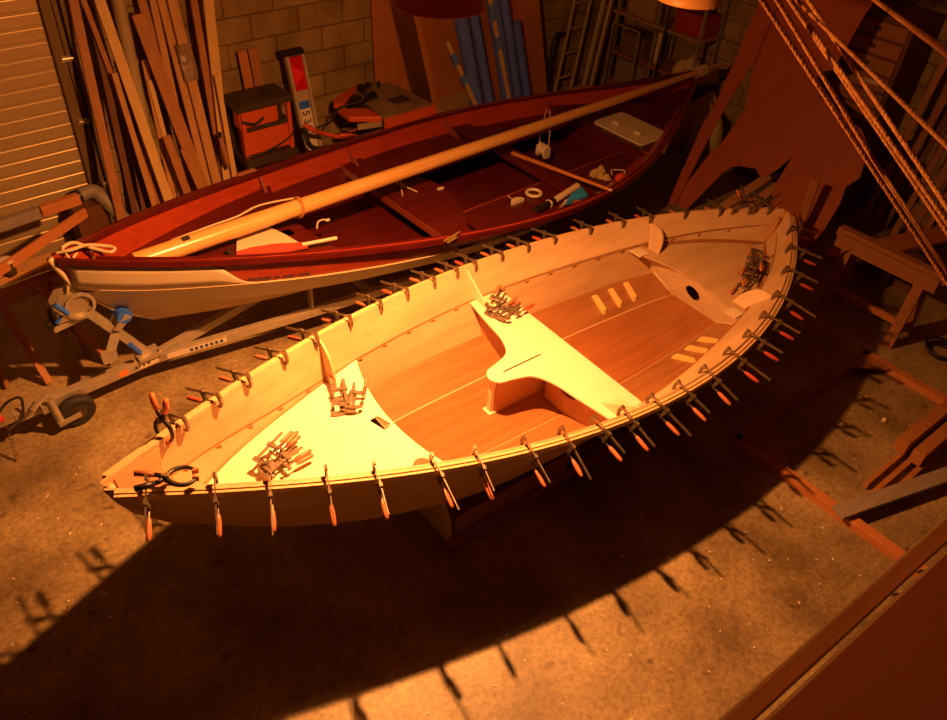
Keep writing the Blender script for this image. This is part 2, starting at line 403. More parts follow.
MB().loft(rows).build('centre_sole_board', M['solec'], pale, solid=.006)
# hull inside half-breadth at height z
def inA(s, z, C=(None,)):
    c = [at_s(shA, s), at_s(seamA, s), at_s(ch1A, s), at_s(botA, s)]
    for a, b in zip(c, c[1:]):
        if b.z <= z <= a.z: return a.y + (b.y - a.y) * (a.z - z) / max(a.z - b.z, 1e-6) - .008
    return .02
def deckA(s, t): return .755
# bow deck
sd = []
for i in range(25):
    s = .42 + (1.63 - .42) * i / 24; sd.append((s, max(inA(s, .757), .012)))
aft = [(1.515 + .34 * tt * tt, tt) for tt in [sd[-1][1] * (1 - i / 10) for i in range(1, 20)]]
outl = sd + aft + [(s, -t) for s, t in reversed(sd)]
hatch = [(1.412, .062), (1.44, -.04), (1.452, -.046), (1.492, -.03), (1.497, -.02), (1.472, .066), (1.462, .074), (1.42, .07)]
MB().plate(outl, .010, lambda u, v, w: Vector((u, v, .757 + w)), [hatch]).build('bow_deck', M['deck'], pale)
bk = [(t, .43 + .0 * t) for t in (-.26, 0, .26)]
def bulk(name, s0, zt, m):
    ts = [inA(s0, z) for z in (zt, .70, .60, .52, .45, .425)]; zs = (zt, .70, .60, .52, .45, .425)
    o = [(t, z) for t, z in zip(ts, zs)] + [(-t, z) for t, z in reversed(list(zip(ts, zs)))]
    return MB().plate(o, .009, lambda u, v, w: Vector((s0 + w, u, v))).build(name, m, pale)
bulk('bow_bulkhead', 1.46, .75, M['okoume'])
# thwart with rounded knob over the centreboard case
hw = inA(2.75, .722)
fw = cat([(2.615, hw - .004, 0), (2.60, .60, 0), (2.572, .43, 0), (2.545, .26, 0), (2.48, .135, 0), (2.36, .088, 0), (2.27, .064, 0), (2.235, 0, 0), (2.27, -.064, 0), (2.36, -.088, 0), (2.48, -.135, 0), (2.545, -.26, 0), (2.572, -.43, 0), (2.60, -.60, 0), (2.615, -hw + .004, 0)], 6)
o = [(p.x, p.y) for p in fw] + [(2.885, -hw + .002), (2.885, hw - .002)]
slot = [(2.35, -.006), (2.35, .006), (2.665, .006), (2.665, -.006)]
MB().plate(o, .012, lambda u, v, w: Vector((u, v, .718 + w)), [slot]).build('thwart', M['deck'], pale)
case = MB()
for k in (1, -1): case.box((2.53, .026 * k, .565), (.50, .010, .29))
case.box((2.78, 0, .565), (.02, .052, .29)).build('centreboard_case', M['okoume'], pale)
MB().box((2.268, 0, .565), (.03, .040, .29)).box((2.265, 0, .431), (.06, .075, .016)).build('case_post', M['ply'], pale, bevel=.003)
for k in (1, -1):
    zs = [.705, .66, .60, .54, .50, .47]
    o = [(.10, .705)] + [(inA(2.65, z), z) for z in zs] + [(.30, .428), (.10, .428)]
    MB().plate(o, .009, lambda u, v, w: Vector((2.655 + w, u * k, v)), [ell(.27, .625, .10, .045)]).build('thwart_web', M['okoume'], pale)
    MB().bar((2.885, .05 * k, .70), (2.885, (hw - .02) * k, .70), .015, .03).build('thwart_stiffener', M['okoume'], pale)
# knees: bow frame, mid frame, stern frame, each side
for s0, zt, inn, rk in ((1.385, .763, .40, .05), (2.67, .725, .55, 0.), (4.165, .771, .355, .85)):
    for k in (1, -1):
        zz = [A.sz(s0) - .012 - i * (A.sz(s0) - .012 - zt) / 8 for i in range(9)]
        side = [(inA(s0 + rk * (z - zt), z) - .004, z) for z in zz]
        b = Vector((inn, zt, 0)); a = Vector((side[0][0] - .012, side[0][1], 0)); nrm2 = Vector((-(a.y - b.y), -(b.x - a.x), 0)).normalized()
        if nrm2.x > 0: nrm2 = -nrm2
        bul = .055 if s0 != 2.67 else .0
        arc = [b.lerp(a, u) + nrm2 * (4 * u * (1 - u) * bul) for u in [i / 12 for i in range(13)]]
        MB().plate(side + [(p.x, p.y) for p in arc], .014, lambda u, v, w: Vector((s0 + rk * (v - zt) + w, u * k, v))).build('knee', M['ply_in'] if s0 != 2.67 else M['ply'], pale)
    if s0 == 1.385: continue
    for k in (1, -1):
        cx = s0 - .115 if s0 > 3 else s0 + .075
        zf = zt + .004
        MB().box((cx, (inA(cx, zf + .004) - .07) * k, zf), (.09, .10, .010)).tube([(cx, (inA(cx, zf) - .07) * k, zf + .004), (cx, (inA(cx, zf) - .07) * k, zf + .009)], .008, 8).build('knee_foot', M['ply'], pale)
# stern deck with curved forward edge, slanted bulkhead below it
ZS = .765
sd = []
for i in range(25):
    s = 3.99 + (4.93 - 3.99) * i / 24; sd.append((s, max(inA(s, ZS), .015)))
w0 = sd[0][1]
fwd = [(4.13 - .14 * (abs(tt) / w0) ** 2, tt) for tt in [w0 * (-1 + i / 10) for i in range(1, 20)]]
outl = sd + [(s, -t) for s, t in reversed(sd)] + fwd
MB().plate(outl, .010, lambda u, v, w: Vector((u, v, ZS + w))).build('stern_deck', M['ply_in'], pale)
def bh(u, v):
    # u lateral -1..1, v height 0..1
    z = .428 + (ZS - .012 - .428) * v
    tb = [.215, .33, .40, .44, .455][min(int(v * 4), 4)]
    f = v * 4 - int(v * 4) if v < 1 else 0; tn = [.215, .33, .40, .44, .455][min(int(v * 4) + 1, 4)]
    tt = (tb + (tn - tb) * f) * u
    top = 4.145 - .12 * (abs(tt) / w0) ** 2
    return (4.285 + (top - 4.285) * v, tt, z)
# developed outline (lateral, v) with round hole
RKB = lambda z: 4.285 - (z - .428) * .43
zs = (.430, .47, .51, .56, .62, .69, .752)
wd = [min(inA(RKB(z), z), .215 + (z - .43) * 1.2) if z < .56 else inA(RKB(z), z) for z in zs]
o = list(zip(wd, zs)) + [(-t, z) for t, z in reversed(list(zip(wd, zs)))]
MB().plate(o, .010, lambda u, v, w: Vector((RKB(v) + w, u, v)), [ell(0., .605, .068, .074, 20)]).build('stern_bulkhead', M['ply'], pale)
for k in (1, -1):
    MB().tube([Vector((RKB(z) - .010, (t - .004) * k, z)) for t, z in zip(wd, zs)], .007, 6).build('bulkhead_fillet', M['fillet'], pale)
# inner sternpost fillet and reinforcement, breasthook, stems
MB().tube([(5.02, 0, .78), (5.06, 0, .86), (5.10, 0, .985)], [.022, .02, .016], 8).build('sternpost_fillet', M['okoume'], pale, smooth=True)
for k in (1, -1):
    MB().tube([Vector((s, (inA(s, ZS + .012) - .006) * k, ZS + .012)) for s in [4.15 + .085 * i for i in range(11)]], .014, 6).build('deck_fillet', M['seam'], pale)
    MB().tube([Vector((s, (inA(s, .768) - .004) * k, .768)) for s in [.45 + .1 * i for i in range(12)]], .008, 6).build('bow_deck_fillet', M['okoume'], pale)
bz = [(s, A.hb(s) - .02) for s in (.06, .12, .18, .24, .30)]
MB().plate(bz + [(.26, 0)] + [(s, -t) for s, t in reversed(bz)], .018, lambda u, v, w: Vector((u, v, A.sz(u) - .03 + w))).build('breasthook', M['okoume'], pale)
MB().tube([(.022, 0, 1.175), (.05, 0, 1.07), (.1, 0, .96), (.24, 0, .78), (.5, 0, .58)], [.026, .022, .018, .015, .012], 8).build('stem', M['gunwale'], pale, smooth=True)
MB().tube([(5.17, 0, 1.02), (5.13, 0, .92), (5.02, 0, .75), (4.87, 0, .54)], .018, 8).build('sternpost', M['outer'], pale, smooth=True)
# six chocks on the sole
for k, ss in ((1, (3.64, 3.80, 3.95)), (-1, (3.69, 3.84, 3.99))):
    for s in ss:
        a, b = at_s(botA, s), at_s(ch1A, s)
        n3 = (b - a).normalized(); p0 = a + n3 * .035; p1 = a + n3 * .235; L = .20
        o = [(-L / 2, -.018), (-L / 2 + .03, .020), (L / 2 - .03, .020), (L / 2, -.018)]
        mid = (p0 + p1) / 2 + Vector((0, 0, .030)); ang = math.atan2(b.z - a.z, b.y - a.y); sk = .03
        MB().plate(o, .040, lambda u, v, w: Vector((mid.x + w + sk * u / L, (mid.y + u * cos(ang) - v * sin(ang)) * k, mid.z + u * sin(ang) + v * cos(ang)))).build('foot_chock', M['chock'], pale, bevel=.006, label='yellow wooden foot chock')

# cradle under the pale hull
cr = thing('building_cradle', 'low wooden cradle on castors carrying the pale hull', 'cradle', A_LOC, A_RZ)
for s0 in (1.62, 3.75):
    nm = 'cross_frame'
    zb = at_s(botA, s0).z - .012; c1 = at_s(ch1A, s0)
    o = [(-.48, .06), (.48, .06), (.46, .22), (.38, .36), (.30, zb + .025), (.26, zb - .006), (-.26, zb - .006), (-.30, zb + .025), (-.38, .36), (-.46, .22)]
    MB().plate(o, .03, lambda u, v, w: Vector((s0 + w, u, v))).build(nm, M['ply'], cr, bevel=.003)
for k in (1, -1):
    MB().box((2.69, .5 * k, .09), (2.24, .03, .06)).build('long_rail', M['brownboard'], cr, bevel=.003)
    MB().box((2.1, .478 * k, .20), (.9, .012, .16)).build('side_panel', M['brownboard'], cr)
    for s0 in (1.62, 3.75):
        MB().lathe([(.001, -.012), (.022, -.012), (.028, -.006), (.028, .006), (.022, .012), (.001, .012)], (s0, .46 * k, .0281), 'y', 16).build('castor', M['rubber'], cr, smooth=2)

# ------------------------------------------------------------------ clamps
def clamp_meshes(L, hmat, key):
    out = {}
    out['bar'] = MB().box((L / 2 - .035, 0, .032), (L, .006, .016)).mesh('bar', M['bar'])
    j = MB().plate([(-.050, .046), (-.026, .046), (-.026, .024), (-.032, .0), (-.028, -.026), (-.016, -.030), (-.016, -.046), (-.034, -.046), (-.046, -.022), (-.052, .010)], .014, lambda u, v, w: Vector((u, w, v)))
    j.lathe([(.001, -.016), (.013, -.016), (.013, -.008), (.001, -.008)], (0, 0, -.038), 'x', 12)
    out['fixed_jaw'] = j.mesh('fixed_jaw', M['steel'])
    j = MB().plate([(.070, .048), (.094, .048), (.094, .020), (.090, -.020), (.094, -.048), (.074, -.048), (.072, -.020), (.070, .018)], .016, lambda u, v, w: Vector((u, w, v)))
    out['sliding_jaw'] = j.mesh('sliding_jaw', M['steel'])
    out['spindle'] = MB().tube([(.056, 0, -.036), (.135, 0, -.036)], .005, 8).lathe([(.001, .052), (.012, .052), (.012, .058), (.001, .060)], (0, 0, -.036), 'x', 10).mesh('spindle', M['bar'])
    out['handle'] = MB().lathe([(.001, .128), (.008, .128), (.011, .140), (.013, .165), (.0125, .20), (.011, .226), (.006, .232), (.001, .232)], (0, 0, -.036), 'x', 12).mesh('handle', hmat, smooth=2)
    return out
CK = {}
def clamp(label, M4, L=.25, red=False, group=None):
    key = (round(L, 2), red)
    if key not in CK: CK[key] = clamp_meshes(L, M['handle2'] if red else M['handle'], key)
    r = bpy.data.objects.new('bar_clamp', None); COL.objects.link(r); r.empty_display_size = .03
    r.matrix_world = M4
    tag(r, label, 'clamp', group)
    for n, me in CK[key].items():
        o = bpy.data.objects.new(n, me); COL.objects.link(o); o.parent = r
    return r
A_M = Matrix.Translation(A_LOC) @ Matrix.Rotation(A_RZ, 4, 'Z')
def gun_clamp(label, s, k, L, yaw=0, tilt=18, red=False, group=None):
    nv = A.nrm(s); nv = Vector((nv.x, nv.y * k, 0))
    p = Vector((s, A.hb(s) * k, A.sz(s) + .002))
    x = (Matrix.Rotation(radians(yaw), 3, 'Z') @ nv).normalized()
    x = (x * cos(radians(tilt)) - UP * sin(radians(tilt))).normalized()
    y = UP.cross(x).normalized(); zz = x.cross(y)
    R = Matrix((x, y, zz)).transposed().to_4x4()
    return clamp(label, A_M @ Matrix.Translation(p) @ R, L, red, group)
farS = [(.45, -6), (.66, 0), (.86, -2), (1.12, 2), (1.36, 0), (1.63, 2), (1.89, -3), (2.12, 0), (2.36, 0), (2.57, -2), (2.74, -5), (2.98, -2), (3.22, 0), (3.46, 4), (3.78, 0), (4.06, -2), (4.28, -2), (4.54, 2), (4.78, 6)]
for i, (s, yw) in enumerate(farS):
    gun_clamp('wooden-handled bar clamp on the far gunwale of the pale hull, %s from the bow' % ORD[i], s, 1, .235 + .04 * random.random(), yw, 16, red=(i % 3 == 1), group='clamps along the far gunwale')
nearS = [(.16, 0), (.42, 0), (.64, -2), (.88, 0), (1.10, 2), (1.38, 8), (1.60, 2), (1.88, 4), (2.11, 2), (2.33, 10), (2.53, 8), (2.76, 12), (2.99, 8), (3.24, 4), (3.51, 9), (3.76, 14), (4.01, 15), (4.26, 10), (4.55, 14), (4.79, 12), (4.98, 36)]
for i, (s, yw) in enumerate(nearS):
    gun_clamp('wooden-handled bar clamp on the near gunwale of the pale hull, %s from the bow' % ORD[i], s, -1, (.25, .31, .27)[(i * 5) % 3], yw, 20 + random.uniform(-4, 4), red=(i > 13), group='clamps along the near gunwale')
def lying(label, group, s, t, z, yaw, flip=1, tilt=0, L=.25, red=False):
    R = Matrix.Rotation(radians(yaw), 4, 'Z') @ Matrix.Rotation(radians(tilt), 4, 'Y') @ Matrix.Rotation(radians(90 * flip), 4, 'X')
    return clamp(label, A_M @ Matrix.Translation((s, t, z)) @ R, L, red, group)
g = 'clamps piled on the bow deck near the gunwale'
for i, (s, t, y) in enumerate(((.79, .045, 8), (.80, .085, 22), (.77, -.005, 4), (.79, .03, 14), (.78, .075, 26))):
    lying('spare bar clamp in the left-hand pile on the bow deck, close to the near gunwale', g, s, t, .773 + .017 * i, y, 1 if i % 2 else -1, L=.22)
g = 'clamps piled on the bow deck beside the hatch'
for i, (s, t, y) in enumerate(((1.31, .235, 62), (1.36, .215, 58), (1.40, .20, 50), (1.335, .255, 66))):
    lying('spare bar clamp in the small pile on the bow deck ahead of the square hatch', g, s, t, .773 + .017 * i, y, 1 if i % 2 else -1, L=.20)
g = 'clamps piled on the thwart'
for i, (s, t, y) in enumerate(((2.67, .50, 8), (2.69, .44, 16), (2.70, .405, 6), (2.68, .53, 30))):
    lying('spare bar clamp in the pile on the far end of the thwart', g, s, t, .735 + .017 * i, y, 1 if i % 2 else -1, L=.20, red=i % 2 == 0)
g = 'clamps piled on the stern deck'
for i, (s, t, y) in enumerate(((4.44, -.27, 195), (4.50, -.20, 12), (4.55, -.24, 205), (4.60, -.17, 30), (4.64, -.21, 188), (4.47, -.24, 22), (4.58, -.20, 200), (4.66, -.15, 215))):
    lying('spare bar clamp in the tangled pile on the stern deck', g, s, t, .782 + .015 * i, y, 1 if i % 2 else -1, L=.20)
g = 'clamps bunched at the far stern quarter'
for i, (s, yw, tl) in enumerate(((4.88, -30, -12), (4.92, -52, 4), (4.96, 10, -18), (5.00, -20, -4), (5.04, -55, -14), (5.07, 20, 2))):
    gun_clamp('bar clamp in the dark bunch gripping the stern tip of the pale hull', s, 1, .25, yw, tl, red=i == 3, group=g)

def spring_clamp(label, M4, grip):
    r = thing('spring_clamp', label, 'clamp'); r.matrix_world = M4
    for k in (1, -1):
        a = cat([(.0, .012 * k, 0), (-.035, .045 * k, 0), (-.085, .052 * k, 0), (-.12, .030 * k, 0)], 5)
        MB().tube(a, [.013 - .0003 * i for i in range(len(a))], 8).build('jaw', M['black'], r, smooth=True)
        MB().tube([(.0, -.010 * k, 0), (.03, .018 * k, 0), (.05, .026 * k, 0)], [.014, .012, .011], 8).build('lever', M['black'], r, smooth=True)
        MB().tube([(.05, .026 * k, 0), (.09, .038 * k, 0), (.135, .045 * k, 0)], [.014, .015, .013], 10).build('grip', grip if k > 0 else (grip if grip is M['orangegrip'] else M['black']), r, smooth=True)
        MB().box((-.122, .022 * k, 0), (.03, .010, .03), Matrix.Rotation(-.3 * k, 3, 'Z')).build('jaw_pad', M['orangegrip'], r, bevel=.002)
    MB().tube([(0, 0, -.022), (0, 0, .022)], .014, 12).build('pivot_spring', M['steel'], r, smooth=2)
    return r
nv = A.nrm(.36); p = Vector((.36, A.hb(.36) + .012, A.sz(.36) + .085))
x = (UP + Vector((.10, .10, 0))).normalized(); y = (nv - x * nv.dot(x)).normalized(); zz = x.cross(y)
spring_clamp('large black spring clamp with orange grips, upright on the bow of the pale hull', A_M @ Matrix.Translation(p) @ Matrix((x, y, zz)).transposed().to_4x4(), M['orangegrip'])
p = Vector((.245, -A.hb(.245) + .02, A.sz(.245) + .05))
x = Vector((-.93, .34, .12)).normalized(); y = Vector((.34, .93, 0)).normalized(); y = (y - x * y.dot(x)).normalized(); zz = x.cross(y)
spring_clamp('large black and brown spring clamp lying across the near bow gunwale', A_M @ Matrix.Translation(p) @ Matrix((x, y, zz)).transposed().to_4x4(), M['browngrip'])

# ------------------------------------------------------------------ red boat on its trailer
B = Hull(6.556, [1.191, .872, .619, 1.032], [.03, .63, .7246, .978, 1.36, 1.149, .503, .03])
B_LOC, B_RZ = (.837, 4.648, 0), -.001
rb = thing('sailing_dinghy', 'red varnished double-ended sailing dinghy with cream bottom, on a trailer', 'boat', B_LOC, B_RZ)
B_M = Matrix.Translation(B_LOC) @ Matrix.Rotation(B_RZ, 4, 'Z')
shB = B.sheer(N)
seamB = resample([(.055, .012, .95), (.25, .125, .92), (.52, .25, .885), (1.0, .43, .835), (1.5, .58, .785), (2.1, .72, .74), (2.65, .805, .71), (3.3, .87, .69), (4.0, .84, .685), (4.7, .68, .70), (5.4, .45, .745), (6.0, .22, .80), (6.48, .012, .86)], N)
ch1B = resample([(.28, .012, .66), (.6, .12, .64), (.9, .23, .615), (1.4, .39, .575), (2, .53, .54), (3, .68, .50), (4, .66, .50), (5, .46, .54), (5.8, .22, .62), (6.3, .012, .70)], N)
botB = resample([(.5, .012, .50), (.9, .10, .455), (1.4, .19, .42), (2, .27, .40), (3, .33, .385), (4, .32, .385), (5, .22, .42), (6.0, .012, .50)], N)
for k in (1, -1):
    # sheer strake: cream at the bow, mahogany aft, split along a scroll
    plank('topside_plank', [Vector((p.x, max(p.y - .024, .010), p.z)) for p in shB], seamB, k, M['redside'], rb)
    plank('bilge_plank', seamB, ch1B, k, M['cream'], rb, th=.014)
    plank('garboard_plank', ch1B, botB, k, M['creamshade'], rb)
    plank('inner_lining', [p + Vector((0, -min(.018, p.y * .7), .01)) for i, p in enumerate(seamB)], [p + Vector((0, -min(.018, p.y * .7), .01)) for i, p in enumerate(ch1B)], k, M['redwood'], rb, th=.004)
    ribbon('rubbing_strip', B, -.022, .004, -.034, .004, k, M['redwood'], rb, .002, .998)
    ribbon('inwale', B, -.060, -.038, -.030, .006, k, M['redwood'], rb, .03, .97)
    # cream bow patch on the outer topside with scrolled aft end
    rows = []
    for i in range(24):
        s = .06 + 1.0 * i / 23
        f = 0. if s < .80 else min(1., ((s - .80) / .24)); f = f * f * (3 - 2 * f)
        a, b = at_s(shB, s) - Vector((0, .024, 0)), at_s(seamB, s)
        top = a.lerp(b, .16 + .80 * f); rows.append([Vector(((top.lerp(b, j / 3)).x, (top.lerp(b, j / 3).y + .010) * k, top.lerp(b, j / 3).z)) for j in range(4)])
    MB().loft(rows).build('bow_paint_panel', M['cream'], rb, smooth=True, solid=.004)
    # lap shadow between strakes, drawn as a thin darker strip
    MB().tube([Vector((p.x, (p.y + .008) * k, p.z - .004)) for p in seamB[1:-1]], .006, 6).build('lap_shadow', M['creamshade'], rb)
    # frames and knees
    for s0 in (1.74, 2.70, 3.85, 5.0):
        zz = [B.sz(s0) - .03 - i * .03 for i in range(int((B.sz(s0) - .03 - at_s(seamB, s0).z) / .03) + 1)]
        a, b = at_s(shB, s0), at_s(seamB, s0)
        o = [(a.y - .045, a.z - .03), (b.y - .014, b.z), (b.y - .16, b.z - .002), (b.y - .10, b.z + .03), (a.y - .07, a.z - .03)]
        MB().plate(o, .02, lambda u, v, w: Vector((s0 + w, u * k, v))).build('frame_knee', M['redline'], rb)
    # side bench
    sb = [(2.93 + 2.1 * i / 20) for i in range(21)]
    o = [(s, at_s(seamB, s).y - .02) for s in sb] + [(s, .36 + .0 * s) for s in reversed(sb)]
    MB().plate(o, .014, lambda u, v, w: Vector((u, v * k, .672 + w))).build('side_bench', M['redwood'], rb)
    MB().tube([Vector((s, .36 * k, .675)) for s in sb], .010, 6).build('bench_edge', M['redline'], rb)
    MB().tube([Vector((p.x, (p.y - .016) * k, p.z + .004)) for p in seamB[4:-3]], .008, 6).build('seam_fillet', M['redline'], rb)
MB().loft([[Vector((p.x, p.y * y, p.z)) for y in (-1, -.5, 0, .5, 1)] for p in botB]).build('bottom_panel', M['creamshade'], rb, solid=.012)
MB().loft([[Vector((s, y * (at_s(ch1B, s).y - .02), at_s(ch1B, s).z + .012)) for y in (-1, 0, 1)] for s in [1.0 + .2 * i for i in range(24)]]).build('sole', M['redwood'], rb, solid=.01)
MB().tube([(-.014, 0, 1.185), (.02, 0, 1.08), (.07, 0, .93), (.28, 0, .66), (.5, 0, .50), (.9, 0, .44)], [.022, .022, .02, .018, .016, .012], 8).build('stem', M['cream'], rb, smooth=True)
MB().tube([(6.57, 0, 1.03), (6.52, 0, .9), (6.34, 0, .70), (6.05, 0, .49)], .022, 8).build('sternpost', M['redwood'], rb, smooth=True)
def inB(s, z):
    c = [at_s(shB, s), at_s(seamB, s), at_s(ch1B, s), at_s(botB, s)]
    for a, b in zip(c, c[1:]):
        if b.z <= z <= a.z: return a.y + (b.y - a.y) * (a.z - z) / max(a.z - b.z, 1e-6) - .016
    return .02
FD = .90
sd = [(s, max(inB(s, FD - .06 * max(0, s - .5)), .012)) for s in [.10 + 1.72 * i / 24 for i in range(25)]]
aft = [(1.70 + .12 * (tt / sd[-1][1]) ** 2, tt) for tt in [sd[-1][1] * (1 - i / 10) for i in range(1, 20)]]
fdz = lambda u: FD - .06 * max(0, u - .5)
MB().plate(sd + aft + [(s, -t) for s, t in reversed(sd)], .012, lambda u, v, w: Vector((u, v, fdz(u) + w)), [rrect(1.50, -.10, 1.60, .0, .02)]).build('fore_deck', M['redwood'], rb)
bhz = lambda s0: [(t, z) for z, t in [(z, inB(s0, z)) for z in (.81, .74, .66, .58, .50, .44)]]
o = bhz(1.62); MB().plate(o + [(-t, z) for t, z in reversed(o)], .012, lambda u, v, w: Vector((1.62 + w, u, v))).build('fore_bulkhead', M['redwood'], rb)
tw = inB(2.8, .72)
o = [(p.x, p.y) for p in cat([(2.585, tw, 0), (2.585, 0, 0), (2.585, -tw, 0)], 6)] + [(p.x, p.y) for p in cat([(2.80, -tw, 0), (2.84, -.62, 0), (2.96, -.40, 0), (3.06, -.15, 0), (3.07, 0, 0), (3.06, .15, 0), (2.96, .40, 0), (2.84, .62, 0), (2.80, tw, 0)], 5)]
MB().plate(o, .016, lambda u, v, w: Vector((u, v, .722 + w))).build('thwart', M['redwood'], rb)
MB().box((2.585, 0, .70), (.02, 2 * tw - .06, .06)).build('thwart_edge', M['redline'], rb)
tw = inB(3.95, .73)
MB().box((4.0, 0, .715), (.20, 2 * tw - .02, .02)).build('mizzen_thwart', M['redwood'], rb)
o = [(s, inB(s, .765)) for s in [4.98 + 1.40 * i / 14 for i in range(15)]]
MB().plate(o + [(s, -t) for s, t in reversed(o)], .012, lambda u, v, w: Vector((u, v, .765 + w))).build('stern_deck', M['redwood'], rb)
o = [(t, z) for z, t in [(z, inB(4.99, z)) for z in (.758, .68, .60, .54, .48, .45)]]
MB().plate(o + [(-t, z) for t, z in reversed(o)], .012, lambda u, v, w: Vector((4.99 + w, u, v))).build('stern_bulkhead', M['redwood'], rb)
MB().tube([(4.97, -inB(4.99, .5), .47), (4.97, inB(4.99, .5), .47)], .008, 6).build('bulkhead_fillet', M['redline'], rb)
hb_ = MB().plate(rrect(5.06, -.52, 5.50, .11, .05), .018, lambda u, v, w: Vector((u, v, .782 + w))).build('hatch_cover', M['white'], rb, bevel=.004, label='white hatch cover with two knobs')
for tt in (-.06, -.34): MB().plate([(-.035, -.02), (.03, -.03), (.045, .0), (.03, .03), (-.035, .02)], .03, lambda u, v, w: Vector((5.22 + v, tt + u, .806 + w))).build('hatch_knob', M['white'], hb_, bevel=.006)
def cleat(s, t, z, yaw, m, nm='cleat'):
    c = MB(); R = Matrix.Rotation(yaw, 3, 'Z')
    for a, b in (((-.05, 0, .0), (-.05 + .001, 0, .0)),): pass
    c.tube([Vector((s, t, z)) + R @ Vector(p) for p in ((-.09, 0, .030), (-.04, 0, .024), (.04, 0, .024), (.09, 0, .030))], [.006, .010, .010, .006], 8)
    for e in (-.03, .03): c.box(Vector((s, t, z)) + R @ Vector((e, 0, .012)), (.022, .018, .026), R)
    c.box(Vector((s, t, z + .003)), (.11, .03, .008), R)
    return c.build(nm, m, rb, smooth=2)
cleat(.37, -.115, FD + .015, -.4, M['brass']); cleat(2.43, -B.hb(2.43) - .018, B.sz(2.43) + .004, .17, M['brass'])
cleat(5.05, -B.hb(5.05) - .018, B.sz(5.05) + .004, .5, M['brass'])
for s0 in (1.65, 5.40):
    MB().bar((s0 - .09, B.hb(s0 - .09) + .004, B.sz(s0 - .09) + .008), (s0 + .09, B.hb(s0 + .09) + .004, B.sz(s0 + .09) + .008), .045, .010).build('rowlock_pad', M['brownboard'], rb, bevel=.003)
MB().plate(ell(0, 0, .035, .02, 12), .006, lambda u, v, w: Vector((3.20 + u, .0 + v, .735 + w)) if False else Vector((3.04 + u, -.02 + v, .734 + w))).build('latch_plate', M['white'], rb)
# small lettering along the near topside (illegible in the photo: a row of short dark strokes)
d = MB(); rnd = random.Random(3)
for i in range(24):
    s = 1.03 + i * .017
    a, b = at_s(shB, s), at_s(seamB, s); c = (a - Vector((0, .024, 0))).lerp(b, .86)
    if i in (9, 12, 18): continue
    d.box((c.x, -(c.y + .0075), c.z), (.010, .003, rnd.choice((.014, .018, .022))))
d.build('hull_lettering', M['ink'], rb)

# ---- loose gear lying in and on the red boat
def B_thing(name, label, cat_, s, t, z, rz=0): return thing(name, label, cat_, B_M @ Vector((s, t, z)), rz + B_RZ)
mast = thing('mast', 'long varnished wooden mast lying fore and aft along the red boat', 'mast', B_M @ Vector((.455, -.044, 1.0)), 0)
v0 = Vector((0, 0, 0)); v1 = B_M @ Vector((6.854, -.062, 1.06)) - B_M @ Vector((.455, -.044, 1.0))
P = [v1 * (i / 20) for i in range(21)]
MB().tube(P, [.066 - .0002 * i * i * .2 - .0012 * i for i in range(21)], 16).build('spar', M['spar'], mast, smooth=2)
MB().box(v1 * .055 + Vector((0, -.02, .066)), (.05, .035, .012)).build('mast_fitting', M['darkmetal'], mast)
for f in (.19,):
    MB().tube([v1 * f + Vector((.05 * sin(a) * .2, .070 * cos(a), .070 * sin(a))) for a in [2 * pi * i / 20 for i in range(21)]], .011, 6).build('rope_grommet', M['rope'], mast)
MB().tube(cat([v1 * .045 + Vector((0, .065, .03)), v1 * .09 + Vector((0, .075, .035)), v1 * .12 + Vector((0, .06, .05)), v1 * .15 + Vector((0, .09, .06)), v1 * .19 + Vector((0, .055, .05))], 6), .007, 6).build('halyard', M['cord'], mast)
for f in (.93, .937, .944, .95): 
    MB().tube([v1 * f + Vector((0, .047 * cos(a), .047 * sin(a))) for a in [2 * pi * i / 16 for i in range(17)]], .008, 6).build('lashing', M['cord'], mast)
# sheave block hung on a cord round the mast
bl = B_thing('pulley_block', 'white double pulley block hanging on a cord from the mast of the red boat', 'pulley', 4.30, .02, .72)
for k in (1, -1): MB().plate(rrect(-.05, -.055, .05, .055, .025), .022, lambda u, v, w: Vector((u * .8, k * .045 + w, v))).build('sheave_cheek', M['white'], bl, smooth=2)
MB().lathe([(.001, -.033), (.045, -.033), (.035, 0), (.045, .033), (.001, .033)], (0, 0, 0), 'y', 18).build('sheave', M['white'], bl, smooth=2)
MB().box((0, 0, .06), (.03, .11, .02)).build('block_strap', M['white'], bl, bevel=.004)
for k in (1, -1):
    MB().tube(cat([(0, .06 * k, .03), (.0, .055 * k, .18), (.0, .02 * k, .40)], 6), .0045, 6).build('hanging_cord', M['cord'], bl)
rod = B_thing('tiller', 'slim orange varnished tiller laid across the red boat', 'tiller', 4.0, .12, .737)
MB().tube([(0, 0, 0), (.02, -.55, .06), (.04, -1.13, .124)], [.020, .018, .013], 12).build('tiller_shaft', M['rod'], rod, smooth=2)
MB().tube([(.04, -1.131, .1245), (.0405, -1.155, .127)], .013, 12).build('tiller_tip', M['cream'], rod, smooth=2)
rg = B_thing('ring', 'white plastic ring lying on the side bench of the red boat', 'ring', 3.70, -.48, .681)
MB().lathe([(.062 + .014 * cos(a), .014 + .014 * sin(a)) for a in [2 * pi * i / 10 for i in range(11)]], (0, 0, 0), 'z', 28).build('hoop', M['white'], rg, smooth=True)
hd = B_thing('scoop', 'white half-round plastic scoop beside the ring in the red boat', 'scoop', 3.48, -.52, .681)
o = [(.07 * cos(a), .07 * sin(a)) for a in [pi * i / 12 for i in range(13)]]
MB().plate(o, .03, lambda u, v, w: Vector((u, v * .8, .015 + w))).build('scoop_body', M['white'], hd, bevel=.006)
MB().tube([(-.03, .055, .03), (-.05, .08, .05), (-.02, .10, .04)], .004, 6).build('scoop_loop', M['cord'], hd)
